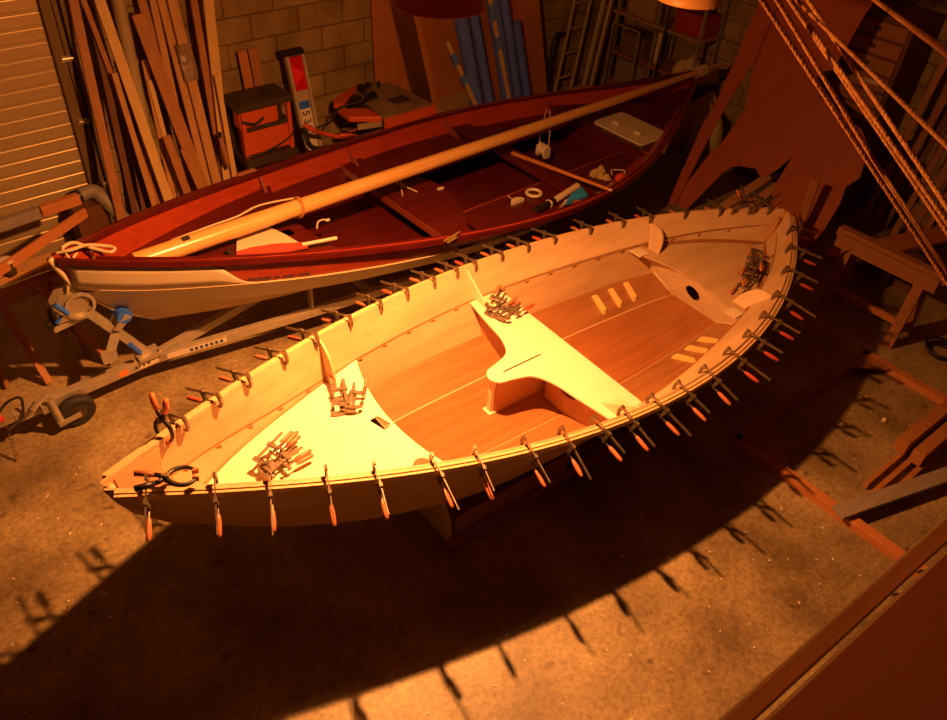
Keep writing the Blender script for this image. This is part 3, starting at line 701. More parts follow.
tb = B_thing('hand_pump', 'cream and black tubular hand pump lying in the red boat', 'pump', 3.50, -.71, .71, .05)
MB().tube([(.22, 0, 0), (.56, .03, .02)], .030, 14).build('pump_tube', M['cream'], tb, smooth=2)
MB().tube([(.02, -.01, 0), (.05, -.01, 0), (.08, -.01, 0), (.22, 0, 0)], [.036, .036, .029, .034], 14).build('pump_body', M['black'], tb, smooth=2)
MB().tube([(.15, -.005, 0), (.165, -.004, 0)], .036, 14).build('pump_band', M['white'], tb, smooth=2)
MB().tube([(.0, -.04, .0), (.0, .03, .0)], .012, 10).build('pump_handle', M['black'], tb, smooth=2)
te = B_thing('bailer', 'teal wedge-shaped bailer lying beside the hand pump', 'bailer', 3.76, -.80, .70, 0)
MB().plate([(0, .0), (.24, -.03), (.30, .10), (.12, .06)], .05, lambda u, v, w: Vector((u, v, .025 + w))).build('bailer_body', M['teal'], te, bevel=.008)
MB().plate([(-.10, -.02), (0, .0), (.12, .06), (.02, .03)], .025, lambda u, v, w: Vector((u, v, .02 + w))).build('bailer_lip', M['cream'], te, bevel=.004)
yl = B_thing('rag', 'khaki crumpled cloth on the stern side bench of the red boat', 'cloth', 4.43, -.60, .681)
q = MB()
for a, b, h in ((0, 0, .05), (.03, .04, .09), (-.03, .05, .07), (.02, -.05, .05)):
    q.lathe([(.001, 0), (.05, .002), (.03 + .02 * (h > .06), h * .5), (.012, h), (.001, h)], (a, b, 0), 'z', 5)
q.build('cloth_fold', M['khaki'], yl)
fl = B_thing('float', 'small red float with white cord near the tiller tip', 'float', 4.47, -.78, .75)
MB().lathe([(.001, -.05), (.02, -.05), (.032, -.03), (.034, .02), (.02, .045), (.001, .05)], (0, 0, 0), 'x', 14).build('float_body', M['red'], fl, smooth=2)
MB().tube(cat([(.05, 0, 0), (.09, .03, .02), (.10, .09, .0), (.05, .13, .0), (.0, .11, .02), (-.03, .07, .0)], 5), .006, 6).build('float_cord', M['cord'], fl)
pdl = B_thing('paddle', 'red and cream bladed paddle lying on the foredeck of the red boat', 'paddle', 1.42, -.08, .865, 0)
MB().plate([(-.33, -.10), (-.20, -.20), (.12, -.29), (.16, -.24), (-.05, -.12), (-.20, -.07), (-.31, -.06)], .012, lambda u, v, w: Vector((u, v, w + .02))).build('blade_red', M['red'], pdl, label='red half of the blade')
MB().plate([(-.31, -.06), (-.20, -.07), (-.05, -.12), (.10, -.21), (.08, -.07), (.03, .13), (-.08, .17), (-.22, .10)], .012, lambda u, v, w: Vector((u, v, w + .02))).build('blade_cream', M['cream'], pdl, label='cream half of the blade')
MB().tube([(.10, -.25, .03), (.34, -.33, .04)], .014, 10).build('paddle_grip', M['cream'], pdl, smooth=2)
MB().tube(cat([(-.34, -.09, .02), (-.37, -.05, .04), (-.33, -.02, .04)], 5), .012, 8).build('paddle_tie', M['black'], pdl)
for nm, s, t, z, lab in (('lashing_cord', 2.78, .16, .735, 'white knotted cord tied on the red boat thwart'), ('toggle_cord', 1.84, -.10, .835, 'short white cord with toggle at the aft edge of the red foredeck')):
    c = thing(nm, lab, 'cord', B_M @ Vector((s, t, z)), 0)
    if nm == 'lashing_cord':
        MB().tube(cat([(-.08, -.10, .0), (-.02, 0, .02), (.05, .10, .01)], 5), .006, 6).tube(cat([(.06, -.12, -.0), (.0, .0, .025), (.0, .09, .01)], 5), .006, 6).build('cord_strand', M['cord'], c)
        MB().lathe([(.001, -.016), (.012, -.01), (.016, 0), (.012, .01), (.001, .016)], (0, 0, .028), 'z', 10).build('cord_knot', M['cord'], c, smooth=True)
    else:
        MB().tube(cat([(-.07, -.02, 0), (-.03, .03, .015), (.02, .04, .015), (.05, .02, .01)], 5), .007, 6).build('cord_strand', M['cord'], c)
        MB().lathe([(.001, -.02), (.011, -.014), (.012, .014), (.001, .02)], (.05, .02, .012), 'x', 10).build('toggle', M['white'], c, smooth=True)

# ------------------------------------------------------------------ trailer
tr = thing('boat_trailer', 'galvanised boat trailer under the red boat with winch post and jockey wheel', 'trailer', (1.2, 4.6, 0))
def T(*p): return Vector(p) - Vector((1.2, 4.6, 0))
MB().bar(T(.30, 4.56, .215), T(1.30, 4.60, .215), .065, .075).build('drawbar', M['galv'], tr, bevel=.004)
for k in (1, -1):
    y = lambda d: 4.60 - k * d
    MB().bar(T(1.20, y(.0), .213), T(2.35, y(.22), .235), .05, .07).bar(T(2.33, y(.216), .235), T(4.6, y(.60), .30), .05, .07).build('side_rail', M['galv'], tr, bevel=.004)
    MB().bar(T(2.42, y(.22), .24), T(2.42, y(.22), .47), .05, .02, (1, 0, 0)).build('bunk_bracket', M['galv'], tr)
    MB().lathe([(.06, -.05), (.19, -.06), (.20, -.04), (.20, .04), (.19, .06), (.06, .05), (.06, -.05)], T(4.4, y(.85), .20), 'y', 24).build('road_wheel', M['rubber'], tr, smooth=2)
MB().tube([T(4.4, 3.76, .24), T(4.4, 5.44, .24)], .025, 10).build('axle', M['galv'], tr, smooth=2)
for x_, zt in ((2.9, .375), (4.0, .37)):
    MB().bar(T(x_, 4.60 - (.22 + (x_ - 2.35) * .169), .27), T(x_, 4.60 + (.22 + (x_ - 2.35) * .169), .27), .05, .04).build('cross_member', M['galv'], tr)
    MB().lathe([(.001, -.06), (.03, -.06), (.05, -.05), (.05, .05), (.03, .06), (.001, .06)], T(x_, 4.64, .33), 'y', 14).build('keel_roller', M['blue'], tr, smooth=2)
MB().bar(T(1.235, 4.615, .24), T(.93, 4.64, .745), .06, .06, (1, 0, 0)).build('winch_post', M['galv'], tr, bevel=.004)
MB().box(T(1.22, 4.60, .265), (.16, .12, .025)).box(T(1.30, 4.565, .28), (.03, .03, .03)).build('post_bracket', M['galv'], tr)
MB().bar(T(.97, 4.64, .735), T(.70, 4.62, .715), .055, .04).build('winch_arm', M['galv'], tr, bevel=.003)
wn = MB()
for k in (1, -1): wn.plate([(-.09, -.06), (.09, -.06), (.10, .05), (.05, .12), (-.04, .13), (-.09, .07)], .006, lambda u, v, w: T(.83 + u, 4.63 + .045 * k + w, .82 + v))
wo = wn.build('winch', M['zinc'], tr)
MB().lathe([(.02, -.04), (.085, -.04), (.085, -.034), (.045, -.03), (.045, .03), (.085, .034), (.085, .04), (.02, .04)], T(.87, 4.63, .845), 'y', 22).build('winch_drum', M['zinc'], wo, smooth=2)
MB().lathe([(.075, -.008), (.095, -.008), (.095, .008), (.075, .008), (.075, -.008)], T(.89, 4.57, .845), 'y', 22).build('winch_gear', M['galv'], wo, smooth=2)
MB().bar(T(.77, 4.56, .83), T(.72, 4.54, .80), .02, .008).tube([T(.80, 4.53, .85), T(.745, 4.53, .94)], .016, 10).build('winch_handle', M['blue'], wo, smooth=2, label='blue winch handle')
MB().tube([T(.70, 4.60, .74), T(.68, 4.59, .80)], .02, 8).tube([T(.72, 4.64, .74), T(.72, 4.64, .86)], .016, 8).build('winch_brake', M['black'], wo)
MB().tube(cat([T(.86, 4.64, .93), T(.90, 4.655, 1.04), T(.95, 4.66, 1.13), T(.99, 4.68, 1.145)], 6), .009, 8).build('winch_strap', M['cord'], tr)
MB().bar(T(1.05, 4.64, .55), T(1.12, 4.64, .66), .03, .05, (1, 0, 0)).bar(T(1.06, 4.58, .56), T(1.15, 4.56, .66), .012, .05, (1, 0, 0)).build('roller_fork', M['galv'], tr)
MB().tube([T(1.13, 4.56, .655), T(1.13, 4.72, .655)], [.05, .05], 16).build('bow_roller', M['blue'], tr, smooth=2, label='blue rubber bow roller')
MB().bar(T(1.05, 4.60, .52), T(.96, 4.50, .46), .05, .035).plate(rrect(-.05, -.05, .05, .05, .01), .01, lambda u, v, w: T(.95 + u, 4.49 + w, .45 + v)).build('adjuster_plate', M['galv'], tr)
MB().tube([T(1.10, 4.52, .46), T(1.15, 4.52, .36)], .017, 10).build('lock_lever', M['blue'], tr, smooth=2)
# jockey wheel
MB().tube([T(.52, 4.49, .30), T(.535, 4.47, .10)], .026, 14).build('jockey_tube', M['galv'], tr, smooth=2)
jw = MB().lathe([(.03, -.03), (.10, -.035), (.118, -.02), (.118, .02), (.10, .035), (.03, .03), (.03, -.03)], T(.655, 4.50, .1181), 'y', 28).build('jockey_wheel', M['rubber'], tr, smooth=2)
MB().lathe([(.001, -.036), (.055, -.034), (.055, .034), (.001, .036)], T(.655, 4.50, .1181), 'y', 20).build('wheel_hub', M['darkmetal'], jw, smooth=2)
MB().bar(T(.53, 4.445, .105), T(.665, 4.448, .1181), .012, .035).bar(T(.53, 4.548, .105), T(.665, 4.552, .1181), .012, .035).box(T(.535, 4.497, .105), (.04, .12, .035)).build('jockey_fork', M['galv'], tr)
MB().box(T(.50, 4.505, .235), (.08, .05, .06)).bar(T(.40, 4.44, .31), T(.52, 4.50, .35), .03, .014).box(T(.53, 4.58, .27), (.07, .03, .03)).build('jockey_clamp', M['galv'], tr)
cp = MB().bar(T(.06, 4.55, .225), T(.34, 4.56, .225), .05, .05).tube([T(.08, 4.55, .25), T(.13, 4.60, .33)], .016, 8).lathe([(.001, -.035), (.03, -.035), (.045, -.01), (.04, .02), (.001, .035)], T(.06, 4.55, .215), 'z', 14)
cp.build('coupling', M['zinc'], tr, smooth=2)
MB().box(T(.22, 4.54, .257), (.06, .04, .02)).build('coupling_tag', M['red'], tr)
MB().tube(cat([T(.20, 4.56, .26), T(.30, 4.58, .33), T(.38, 4.56, .34), T(.34, 4.50, .24), T(.24, 4.47, .21)], 6), .009, 6).build('brake_cable', M['wire'], tr)
c = MB()
for i in range(9):
    p = T(.24 - .004 * i, 4.50 - .012 * i, .21 - .024 * i); c.lathe([(.008 + .004 * cos(a), .004 * sin(a)) for a in [2 * pi * j / 6 for j in range(7)]], p, 'y' if i % 2 else 'x', 8)
c.build('safety_chain', M['steel'], tr)
# stickers and reflector on the near face of the drawbar
def onbar(x, z, w, h, m, nm, dz=.0005):
    yb = 4.56 + .04 * (x - .30) - .0335 - dz
    return MB().box(T(x, yb, z), (w, .002, h)).build(nm, m, tr)
onbar(1.02, .215, .06, .045, M['reflect'], 'side_reflector')
lb = onbar(1.20, .215, .22, .05, M['label'], 'maker_label')
d = MB()
for x_, w_, h_ in ((1.11, .025, .03), (1.135, .012, .022), (1.165, .02, .022), (1.20, .03, .022), (1.24, .02, .022), (1.275, .025, .03)):
    d.box(T(x_, 4.56 + .04 * (x_ - .30) - .0355, .215), (w_ * .7, .001, h_ * .7))
o = d.build('label_marks', M['ink'], lb)
lb2 = MB().bar(T(1.33, 4.5475, .2155), T(1.75, 4.468, .2228), .002, .045).build('rail_label', M['label'], tr)
d = MB()
for i in range(7):
    f = .40 + i * .085
    p = T(1.33, 4.5462, .2155).lerp(T(1.75, 4.4667, .2228), f); d.box(p, (.022, .002, .026), Matrix.Rotation(-.19, 3, 'Z'))
d.build('rail_label_marks', M['bluemark'], lb2)
# mooring line knotted on the bow of the red boat
ml = thing('bow_line', 'white bow rope knotted over the red boat stem head', 'rope', B_M @ Vector((.14, .05, 1.17)))
MB().tube(cat([(-.10, -.02, .02), (-.02, -.05, .03), (.08, .0, .0), (.19, .03, -.06), (.24, .0, -.08), (.20, -.03, -.08), (.12, .0, -.04), (.02, .04, .02), (-.06, .0, .03)], 6), .011, 8).build('rope_loop', M['cord'], ml)
MB().tube(cat([(-.06, .0, .03), (-.05, -.07, -.02), (-.03, -.075, -.10), (-.05, -.05, -.22)], 6), .009, 8).build('rope_tail', M['cord'], ml)
bp = thing('shackle', 'small zinc shackle standing behind the bow rope on the red boat', 'shackle', B_M @ Vector((.25, .12, .985)))
MB().tube(cat([(0, -.03, -.08), (0, -.03, .06), (0, 0, .10), (0, .03, .06), (0, .03, -.08)], 5), .007, 8).build('shackle_bow', M['zinc'], bp)
MB().tube([(0, -.04, -.02), (0, .04, -.02)], .008, 8).build('shackle_pin', M['zinc'], bp)

# ------------------------------------------------------------------ timber leaning by the garage door
BD = [(1.64, 5.98, 0, 1.864, 6.447, 2.459, .068, 'pine3'), (2.069, 6.03, 0, 1.904, 6.446, 2.191, .038, 'pine3'), (1.972, 5.96, 0, 1.957, 6.258, 1.57, .044, 'pine'),
      (2.112, 5.92, 0, 1.972, 6.388, 2.465, .077, 'pine2'), (2.444, 5.9, 0, 2.235, 6.272, 1.956, .104, 'pine3'), (2.32, 6.01, 0, 2.424, 6.456, 2.347, .054, 'pine'),
      (2.47, 5.98, 0, 2.466, 6.427, 2.352, .07, 'pine'), (2.528, 5.93, 0, 2.529, 6.378, 2.356, .078, 'pine'), (2.593, 6.02, 0, 2.754, 6.442, 2.223, .057, 'pine3'),
      (2.57, 5.96, 0, 2.871, 6.392, 2.274, .083, 'pine2'), (2.65, 5.89, 0, 2.729, 6.162, 1.43, .043, 'pine2'), (2.292, 5.88, 0, 2.191, 6.083, 1.068, .065, 'pine3'),
      (2.46, 5.84, 0, 2.293, 6.02, .962, .075, 'pine3'), (2.134, 6.03, 0, 2.23, 6.333, 1.593, .047, 'pine'), (2.211, 6.01, 0, 2.224, 6.286, 1.451, .039, 'pine2'), (1.869, 6.10, 0, 2.011, 6.361, 1.371, .038, 'darkboard'),
      (1.80, 6.09, 0, 1.95, 6.44, 2.0, .05, 'darkboard'), (2.38, 6.09, 0, 2.33, 6.45, 2.2, .07, 'pine3')]
BL = ['brown board leaning right beside the garage door track', 'thin brown batten leaning second from the garage door', 'short pine batten with its top cut low, left of the broad bright plank',
      'broad bright pine plank leaning in front of the beige pipe', 'reddish plank with a square-cut top end, right of the beige pipe', 'narrow pine strip leaning behind the square-cut reddish plank',
      'tall pine plank left of the plastic-wrapped board', 'pine board carrying the bundle of clear plastic wrap', 'brown pine strip leaning right behind the plastic-wrapped board',
      'tall pale plank at the right edge of the leaning timber', 'narrow pale strip lowest on the right of the leaning timber', 'stubby brown offcut standing low, the left one of two',
      'stubby brown offcut standing low, the right one of two', 'pine batten showing between the bright plank and the offcuts', 'slim pale batten just left of the stubby offcuts', 'dark stained batten in the gap left of the bright plank',
      'dark board deep behind the timber near the door track', 'brown board half hidden behind the square-cut reddish plank']
for (x0, y0, z0, x1, y1, z1, w, m), lab in zip(BD, BL):
    p, q = Vector((x0, y0, z0)), Vector((x1, y1, z1)); th = .022
    dd = (q - p).normalized(); p = p + UP * .012
    o = MB().bar(p, q, w, th, (0, -1, .2)).build('timber_board', M[m], bevel=.002)
    tag(o, lab, 'board', 'timber leaning by the garage door')
pt = thing('plastic_pipe', 'fat beige plastic pipe standing among the leaning timber', 'pipe', (2.03, 6.12, 0))
P0, P1 = Vector((0, 0, .01)), Vector((.145, .33, 2.35))
MB().tube([P0, P1], .052, 18).build('pipe_tube', M['beigetube'], pt, smooth=2)
MB().tube([P0.lerp(P1, .67), P0.lerp(P1, .685)], .060, 18).build('pipe_collar', M['beigetube'], pt, smooth=2)
wr = MB(); rnd = random.Random(5)
rows = []
for i in range(8):
    z_ = 1.42 + .27 * i / 7; c = Vector((2.5285, 5.93 + .19 * z_ - .0, z_)); rows.append([c + Vector((.058 * sx + rnd.uniform(-.006, .006), sy - .004 + rnd.uniform(-.006, .006), 0)) for sx, sy in ((-1, -.022), (-.3, -.030), (.4, -.028), (1, -.022), (1, .018), (-1, .018))])
tag(wr.loft(rows, close=True).build('plastic_wrap', M['wrap']), 'crinkled shiny plastic wrapped round a leaning pine board', 'plastic wrap')
bt = thing('bottle', 'dark narrow bottle hanging low at the right edge of the leaning timber', 'bottle', (2.632, 5.962, .72))
MB().tube([(0, 0, 0), (-.004, .02, .04), (-.008, .05, .16), (-.01, .06, .22), (-.01, .065, .25)], [.016, .024, .024, .022, .012], 12).build('bottle_body', M['brownboard'], bt, smooth=True)
MB().tube([(-.01, .065, .25), (-.011, .07, .29)], .015, 10).build('bottle_cap', M['black'], bt, smooth=2)

# ------------------------------------------------------------------ left: trestles, planks and pipe in front of the garage door
def sawhorse(label, x0, y0, x1, y1, h, m, splay=.16, name='sawhorse', ln=None):
    L = Vector((x1 - x0, y1 - y0, 0)); r = thing(name, label, 'sawhorse', (x0, y0, 0), math.atan2(L.y, L.x), 'sawhorses'); L = L.length
    MB().box((L / 2, 0, h - .045), (L, .09, .09)).build('top_beam', m, r, bevel=.004)
    for x in (.10, L - .10):
        for k in (1, -1):
            s_ = 1 if x > L / 2 else -1
            MB().bar((x + .04 * s_, k * splay, .02), (x, k * .045, h - .04), .07, .03, (1, 0, 0)).build('leg', m, r)
        MB().bar((x + .02 * s_, -splay * .7, h * .32), (x + .02 * s_, splay * .7, h * .32), .025, .07).build('leg_brace', m, r)
    return r
sawhorse('dark brown sawhorse standing left of the trailer winch, in front of the garage door', .30, 5.36, 1.0, 5.42, .60, M['brownboard'], .22)
sawhorse('second brown sawhorse further left under the grey beam, at the photo edge', -.9, 5.75, .45, 5.78, .72, M['brownboard'], .2)
tag(MB().bar((-.6, 5.70, .83), (1.06, 5.81, .875), .06, .085).build('beam', M['greyboard'], bevel=.004), 'grey weathered beam across the sawhorses in front of the garage door', 'beam')
tag(MB().bar((1.075, 5.812, .876), (1.36, 5.83, .884), .06, .08).build('beam_block', M['orangeboard'], bevel=.004), 'orange timber block at the end of the grey beam', 'block')
tag(MB().bar((-.2, 5.0, .70), (1.36, 5.755, .80), .025, .075).build('long_plank', M['orangeboard'], bevel=.003), 'orange notched plank running up to the beam end below the grey beam', 'plank')
tag(MB().bar((-.4, 5.48, .64), (1.05, 5.52, .64), .14, .05).build('flat_plank', M['pine'], bevel=.003), 'pale plank lying on the sawhorse low in front of the garage door', 'plank')
for i, (a, b, lab) in enumerate((((.27, 5.0, .02), (.42, 5.32, .62), 'reddish stick leaning on the sawhorse, left one'), ((1.05, 4.95, .02), (.80, 5.33, .64), 'reddish stick leaning behind the winch post'), ((.62, 5.0, .02), (.55, 5.325, .60), 'reddish stick leaning on the sawhorse, middle one of three'))):
    tag(MB().bar(a, b, .05, .03).build('stick', M['pine3'], bevel=.002), lab, 'stick', 'sticks by the sawhorse')
pc = thing('paint_tin', 'small tin with a pale lid standing on the sawhorse plank', 'tin', (.70, 5.47, .666))
MB().lathe([(.001, 0), (.045, 0), (.045, .10), (.001, .10)], (0, 0, 0), 'z', 18).build('tin_body', M['darkmetal'], pc, smooth=2)
MB().lathe([(.001, .10), (.048, .10), (.048, .118), (.001, .118)], (0, 0, 0), 'z', 18).build('tin_lid', M['label'], pc, smooth=2)
for i, (x, h) in enumerate(((.52, .12), (.60, .15))):
    o = MB().plate([(-.03, 0), (.03, 0), (.025, h * .6), (-.01, h), (-.025, h * .6)], .02, lambda u, v, w: Vector((x + u, 5.49 + w, .666 + v))).build('offcut', M['darkboard'])
    tag(o, ('dark pointed offcut on the sawhorse plank, shorter one', 'dark pointed offcut on the sawhorse plank, taller one')[i], 'offcut', 'offcuts on the sawhorse')
gp = thing('drain_pipe', 'grey bent plastic pipe beside the timber, left of the red boat bow', 'pipe', (1.60, 6.2, 0))
MB().tube(cat([(-.13, .06, .675), (-.02, .07, .675), (.04, .0, .60), (.20, -.20, .28), (.32, -.33, .06)], 6), .058, 16).build('pipe_bend', M['greytube'], gp, smooth=2)
MB().tube([(-.137, .06, .675), (-.13, .06, .675)], .050, 16).build('pipe_mouth', M['black'], gp)
ct = thing('crate', 'dark crate standing against the garage door behind the red boat bow', 'crate', (1.50, 6.30, 0))
MB().box((0, 0, .30), (.24, .22, .56)).build('crate_body', M['darkboard'], ct, bevel=.004)
MB().box((0, 0, .5825), (.25, .23, .015)).build('crate_lid', M['darkboard'], ct)

# ------------------------------------------------------------------ back wall: red tool stand, tail-light board, table saw, framed cabinet
ts = thing('machine_stand', 'orange-red machine on a dark stand between the timber and the number plate board', 'machine', (3.02, 6.13, 0)); ts.scale = (.86, .9, 1.115)
MB().box((0, -.05, 1.075), (.60, .36, .05)).box((-.12, -.1, 1.106), (.26, .22, .012)).build('machine_top', M['darkmetal'], ts, bevel=.006)
for x_, z_, h_ in ((-.07, .975, .13), (0.0, .80, .22)):
    MB().box((x_, -.13, z_), (.42 if x_ else .50, .12, h_)).build('machine_panel', M['toolred'], ts, bevel=.008)
MB().box((0, -.08, .90), (.52, .26, .03)).build('machine_shelf', M['darkmetal'], ts)
MB().box((.18, -.12, .98), (.07, .05, .13)).build('motor_housing', M['darkmetal'], ts, bevel=.01)
MB().box((0, -.10, .645), (.58, .34, .06)).build('base_tray', M['darkmetal'], ts, bevel=.004)
for x in (-.25, .25):
    for y in (-.20, .08): MB().bar((x * 1.05, y, .0), (x, y, 1.05), .04, .04, (1, 0, 0)).build('leg', M['toolred'] if y < 0 else M['darkmetal'], ts)
MB().tube(cat([(-.28, -.24, .99), (-.15, -.26, .96), (-.05, -.25, .99)], 5), .010, 6).tube(cat([(-.30, -.24, .70), (-.1, -.27, .72), (.2, -.26, .78), (.30, -.22, .84)], 5), .008, 6).build('cable', M['wire'], ts)
MB().tube([(-.08, -.22, .52), (.26, -.24, .50)], .055, 14).build('dust_hose', M['darkmetal'], ts, smooth=2)
MB().box((.10, -.05, 1.104), (.09, .10, .008)).build('switch_plate', M['black'], ts)
for i, (x0, x1, m) in enumerate(((2.92, 3.02, 'orangeboard'), (3.02, 3.16, 'pine3'))):
    o = MB().bar((x0 + .27, 6.36, .02), (x0 + .20, 6.455, 1.47 - .0 * i), .085, .018, (0, -1, .1)).build('offcut_board', M[m], bevel=.002)
    tag(o, ('narrow orange offcut board against the block wall behind the red machine, left one', 'brown offcut board against the block wall behind the red machine, right one')[i], 'board', 'offcut boards behind the machine')
lbd = thing('trailer_lightboard', 'upright trailer light board with red lamp and number plate against the block wall', 'light board', (3.52, 6.02, 0), 0)
LM = lambda u, v, w: Vector((-.045 * (v - .7) + .02 + u, .26 * v / 1.6 + w, v * .94))
MB().plate([(-.09, .25), (.09, .25), (.09, 1.54), (-.09, 1.54)], .016, LM).build('board', M['alu'], lbd)
for k in (1, -1): MB().plate([(.078 * k - .014, .25), (.078 * k + .014, .25), (.078 * k + .014, 1.55), (.078 * k - .014, 1.55)], .045, lambda u, v, w: LM(u, v, w - .02)).build('rail', M['alu'], lbd)
MB().plate([(-.11, 1.52), (.09, 1.52), (.09, 1.565), (-.11, 1.565)], .06, lambda u, v, w: LM(u, v, w - .02)).build('end_cap', M['black'], lbd)
ln = MB().plate([(-.062, 1.20), (.062, 1.20), (.062, 1.50), (-.062, 1.50)], .03, lambda u, v, w: LM(u, v, w - .022)).build('tail_lamp', M['redlens'], lbd)
MB().plate([(-.058, 1.25), (-.058, 1.43), (.060, 1.35)], .008, lambda u, v, w: LM(u, v, w - .042)).build('triangle_reflector', M['redlens2'], ln, label='bright red triangular reflector')
np_ = MB().plate([(-.056, .50), (.056, .50), (.056, 1.09), (-.056, 1.09)], .006, lambda u, v, w: LM(u, v, w - .013)).build('number_plate', M['label'], lbd)
MB().plate([(-.056, 1.02), (.056, 1.02), (.056, 1.09), (-.056, 1.09)], .003, lambda u, v, w: LM(u, v, w - .018)).build('plate_band', M['blue'], np_)
ax = LM(0, 1, 0) - LM(0, 0, 0); ax.normalize(); xx = Vector((1, 0, 0)); xx = (xx - ax * xx.dot(ax)).normalized(); nn = ax.cross(xx)
for ch, v in (('5', .975), ('3', .90), ('8', .825), ('6', .60), ('0', .53)):
    R4 = Matrix((-ax, xx, -nn)).transposed().to_4x4()
    text(ch, .105, M['ink'], Matrix.Translation(LM(0, v, -.019)) @ Matrix((-ax, xx, (-ax).cross(xx))).transposed().to_4x4(), 'plate_character', np_)
jc = thing('jumper_cables', 'orange and black cables with clips draped in front of the number plate', 'cable', (3.55, 5.86, .85))
MB().tube(cat([(-.22, 0, .12), (-.15, -.02, .06), (-.02, .02, -.02), (.12, .0, -.08), (.26, .0, -.10)], 6), .020, 8).build('orange_cable', M['toolred'], jc, smooth=True)
MB().tube(cat([(-.22, 0, .09), (-.20, -.02, -.06), (-.10, 0, -.14), (.05, .0, -.16), (.14, 0, -.15)], 6), .022, 8).build('black_cable', M['wire'], jc, smooth=True)
MB().tube(cat([(-.10, 0, .06), (.05, .0, .08), (.18, .05, .16), (.42, .0, .20), (.50, .1, .26)], 6), .009, 6).build('thin_lead', M['wire'], jc, smooth=True)
for x_, z_, m in ((.22, -.09, 'toolred'), (.30, -.06, 'toolred'), (.24, -.04, 'darkmetal')):
    MB().tube([(x_ - .10, -.02, z_ + .03), (x_, -.02, z_ + .01), (x_ + .10, -.02, z_ - .02)], [.014, .018, .010], 8).build('clip', M[m], jc, smooth=True)
sw = thing('table_saw', 'orange and grey table saw behind the red boat, against the block wall', 'table saw', (4.25, 6.0, 0))
SZ = .94
MB().plate([(-.22, -.35), (.36, -.34), (.33, .30), (.02, .38), (-.10, .30)], .035, lambda u, v, w: Vector((u, v, SZ - .0175 + w))).build('saw_table', M['toolgrey'], sw, bevel=.004)
MB().box((.07, -.365, SZ - .05), (.58, .03, .09)).build('front_rail', M['toolred'], sw, bevel=.004)
MB().plate([(-.48, -.18), (-.22, -.33), (-.22, -.10), (-.46, .05)], .05, lambda u, v, w: Vector((u, v, SZ - .02 + w))).build('side_wing', M['toolred'], sw, bevel=.01)
MB().plate([(-.46, .10), (-.40, .20), (.02, .42), (.0, .36), (-.10, .29), (-.36, .08)], .04, lambda u, v, w: Vector((u, v, SZ + w))).build('rear_wing', M['toolred'], sw, bevel=.006)
MB().plate([(0, 0), (.02, .055), (.07, .08), (.13, .075), (.18, .0)], .025, lambda u, v, w: Vector((-.18 + u * 1.1, .02 + .25 * u + w, SZ + .002 + v))).build('blade_guard', M['black'], sw, bevel=.004)
MB().box((-.24, .06, SZ + .03), (.10, .05, .06)).build('saw_bracket', M['black'], sw, bevel=.004)
MB().box((-.05, .25, SZ + .035), (.06, .05, .07)).build('saw_bracket', M['black'], sw, bevel=.004)
for kx, ky, kr in ((.06, .29, .025), (.16, .26, .02)): MB().lathe([(.001, 0), (kr, 0), (kr, .05), (.001, .05)], (kx, ky, SZ), 'z', 12).build('saw_knob', M['black'], sw, smooth=2)
MB().box((.14, -.10, SZ + .003), (.20, .14, .006)).build('throat_plate', M['darkmetal'], sw)
MB().box((.05, 0, .62), (.46, .5, .56)).build('saw_body', M['darkmetal'], sw, bevel=.006)
for x in (-.16, .28):
    for y in (-.26, .26): MB().bar((x * 1.1, y * 1.1, 0), (x, y, .90), .045, .045, (1, 0, 0)).build('leg', M['darkmetal'], sw)
MB().box((-.34, -.30, SZ - .06), (.26, .02, .05), Matrix.Rotation(.12, 3, 'Y')).build('saw_fence', M['alu'], sw)
# cabinet / framed panel leaning on the wall: parallelograms in the tilted frame
sh = -.26
def tilt(y0, lean): return lambda u, v, w: Vector((u + sh * (v - .45), y0 + lean * v + w, v))
o = MB().plate([(4.50, .03), (5.08, .03), (4.97, .55), (4.70, 1.52), (4.58, 1.95), (4.46, 1.95)], .012, lambda u, v, w: Vector((u, 6.40 + .02 * v + w, v)))
tag(o.build('hardboard_sheet', M['sheet']), 'tall red-brown sheet leaning on the block wall left of the framed cabinet', 'sheet')
cb = thing('open_cabinet', 'shallow red-brown open cabinet leaning on the back wall with blue rolls inside', 'cabinet', (5.7, 6.2, 0))
K = lambda u, v, w: Vector((u + sh * (v - .45) - 5.7, .03 * v + w - .0, v))
MB().plate([(5.0, .02), (6.72, .02), (6.72, 1.9), (5.0, 1.9)], .015, lambda u, v, w: K(u, v, w + .19)).build('back_panel', M['sheet'], cb)
for u0, nm in ((5.0, 'left'), (6.70, 'right')):
    MB().plate([(u0, .02), (u0 + .055, .02), (u0 + .055, 1.9), (u0, 1.9)], .34 if nm == 'left' else .20, lambda u, v, w: K(u, v, w + (.01 if nm == 'left' else .08))).build('side_panel', M['orangeboard'] if nm == 'right' else M['darkboard'], cb)
MB().plate([(5.0, .02), (5.06, .02), (5.06, 1.9), (5.0, 1.9)], .012, lambda u, v, w: K(u, v, w - .167)).build('front_edge', M['orangeboard'], cb)
MB().plate([(5.055, .02), (6.70, .02), (6.70, .10), (5.055, .10)], .16, lambda u, v, w: K(u, v, w + .09)).build('bottom_board', M['orangeboard'], cb)
MB().plate([(5.08, .10), (5.9, .10), (5.75, .62), (5.08, .55)], .01, lambda u, v, w: K(u, v, w + .16)).build('inner_panel', M['box'], cb)
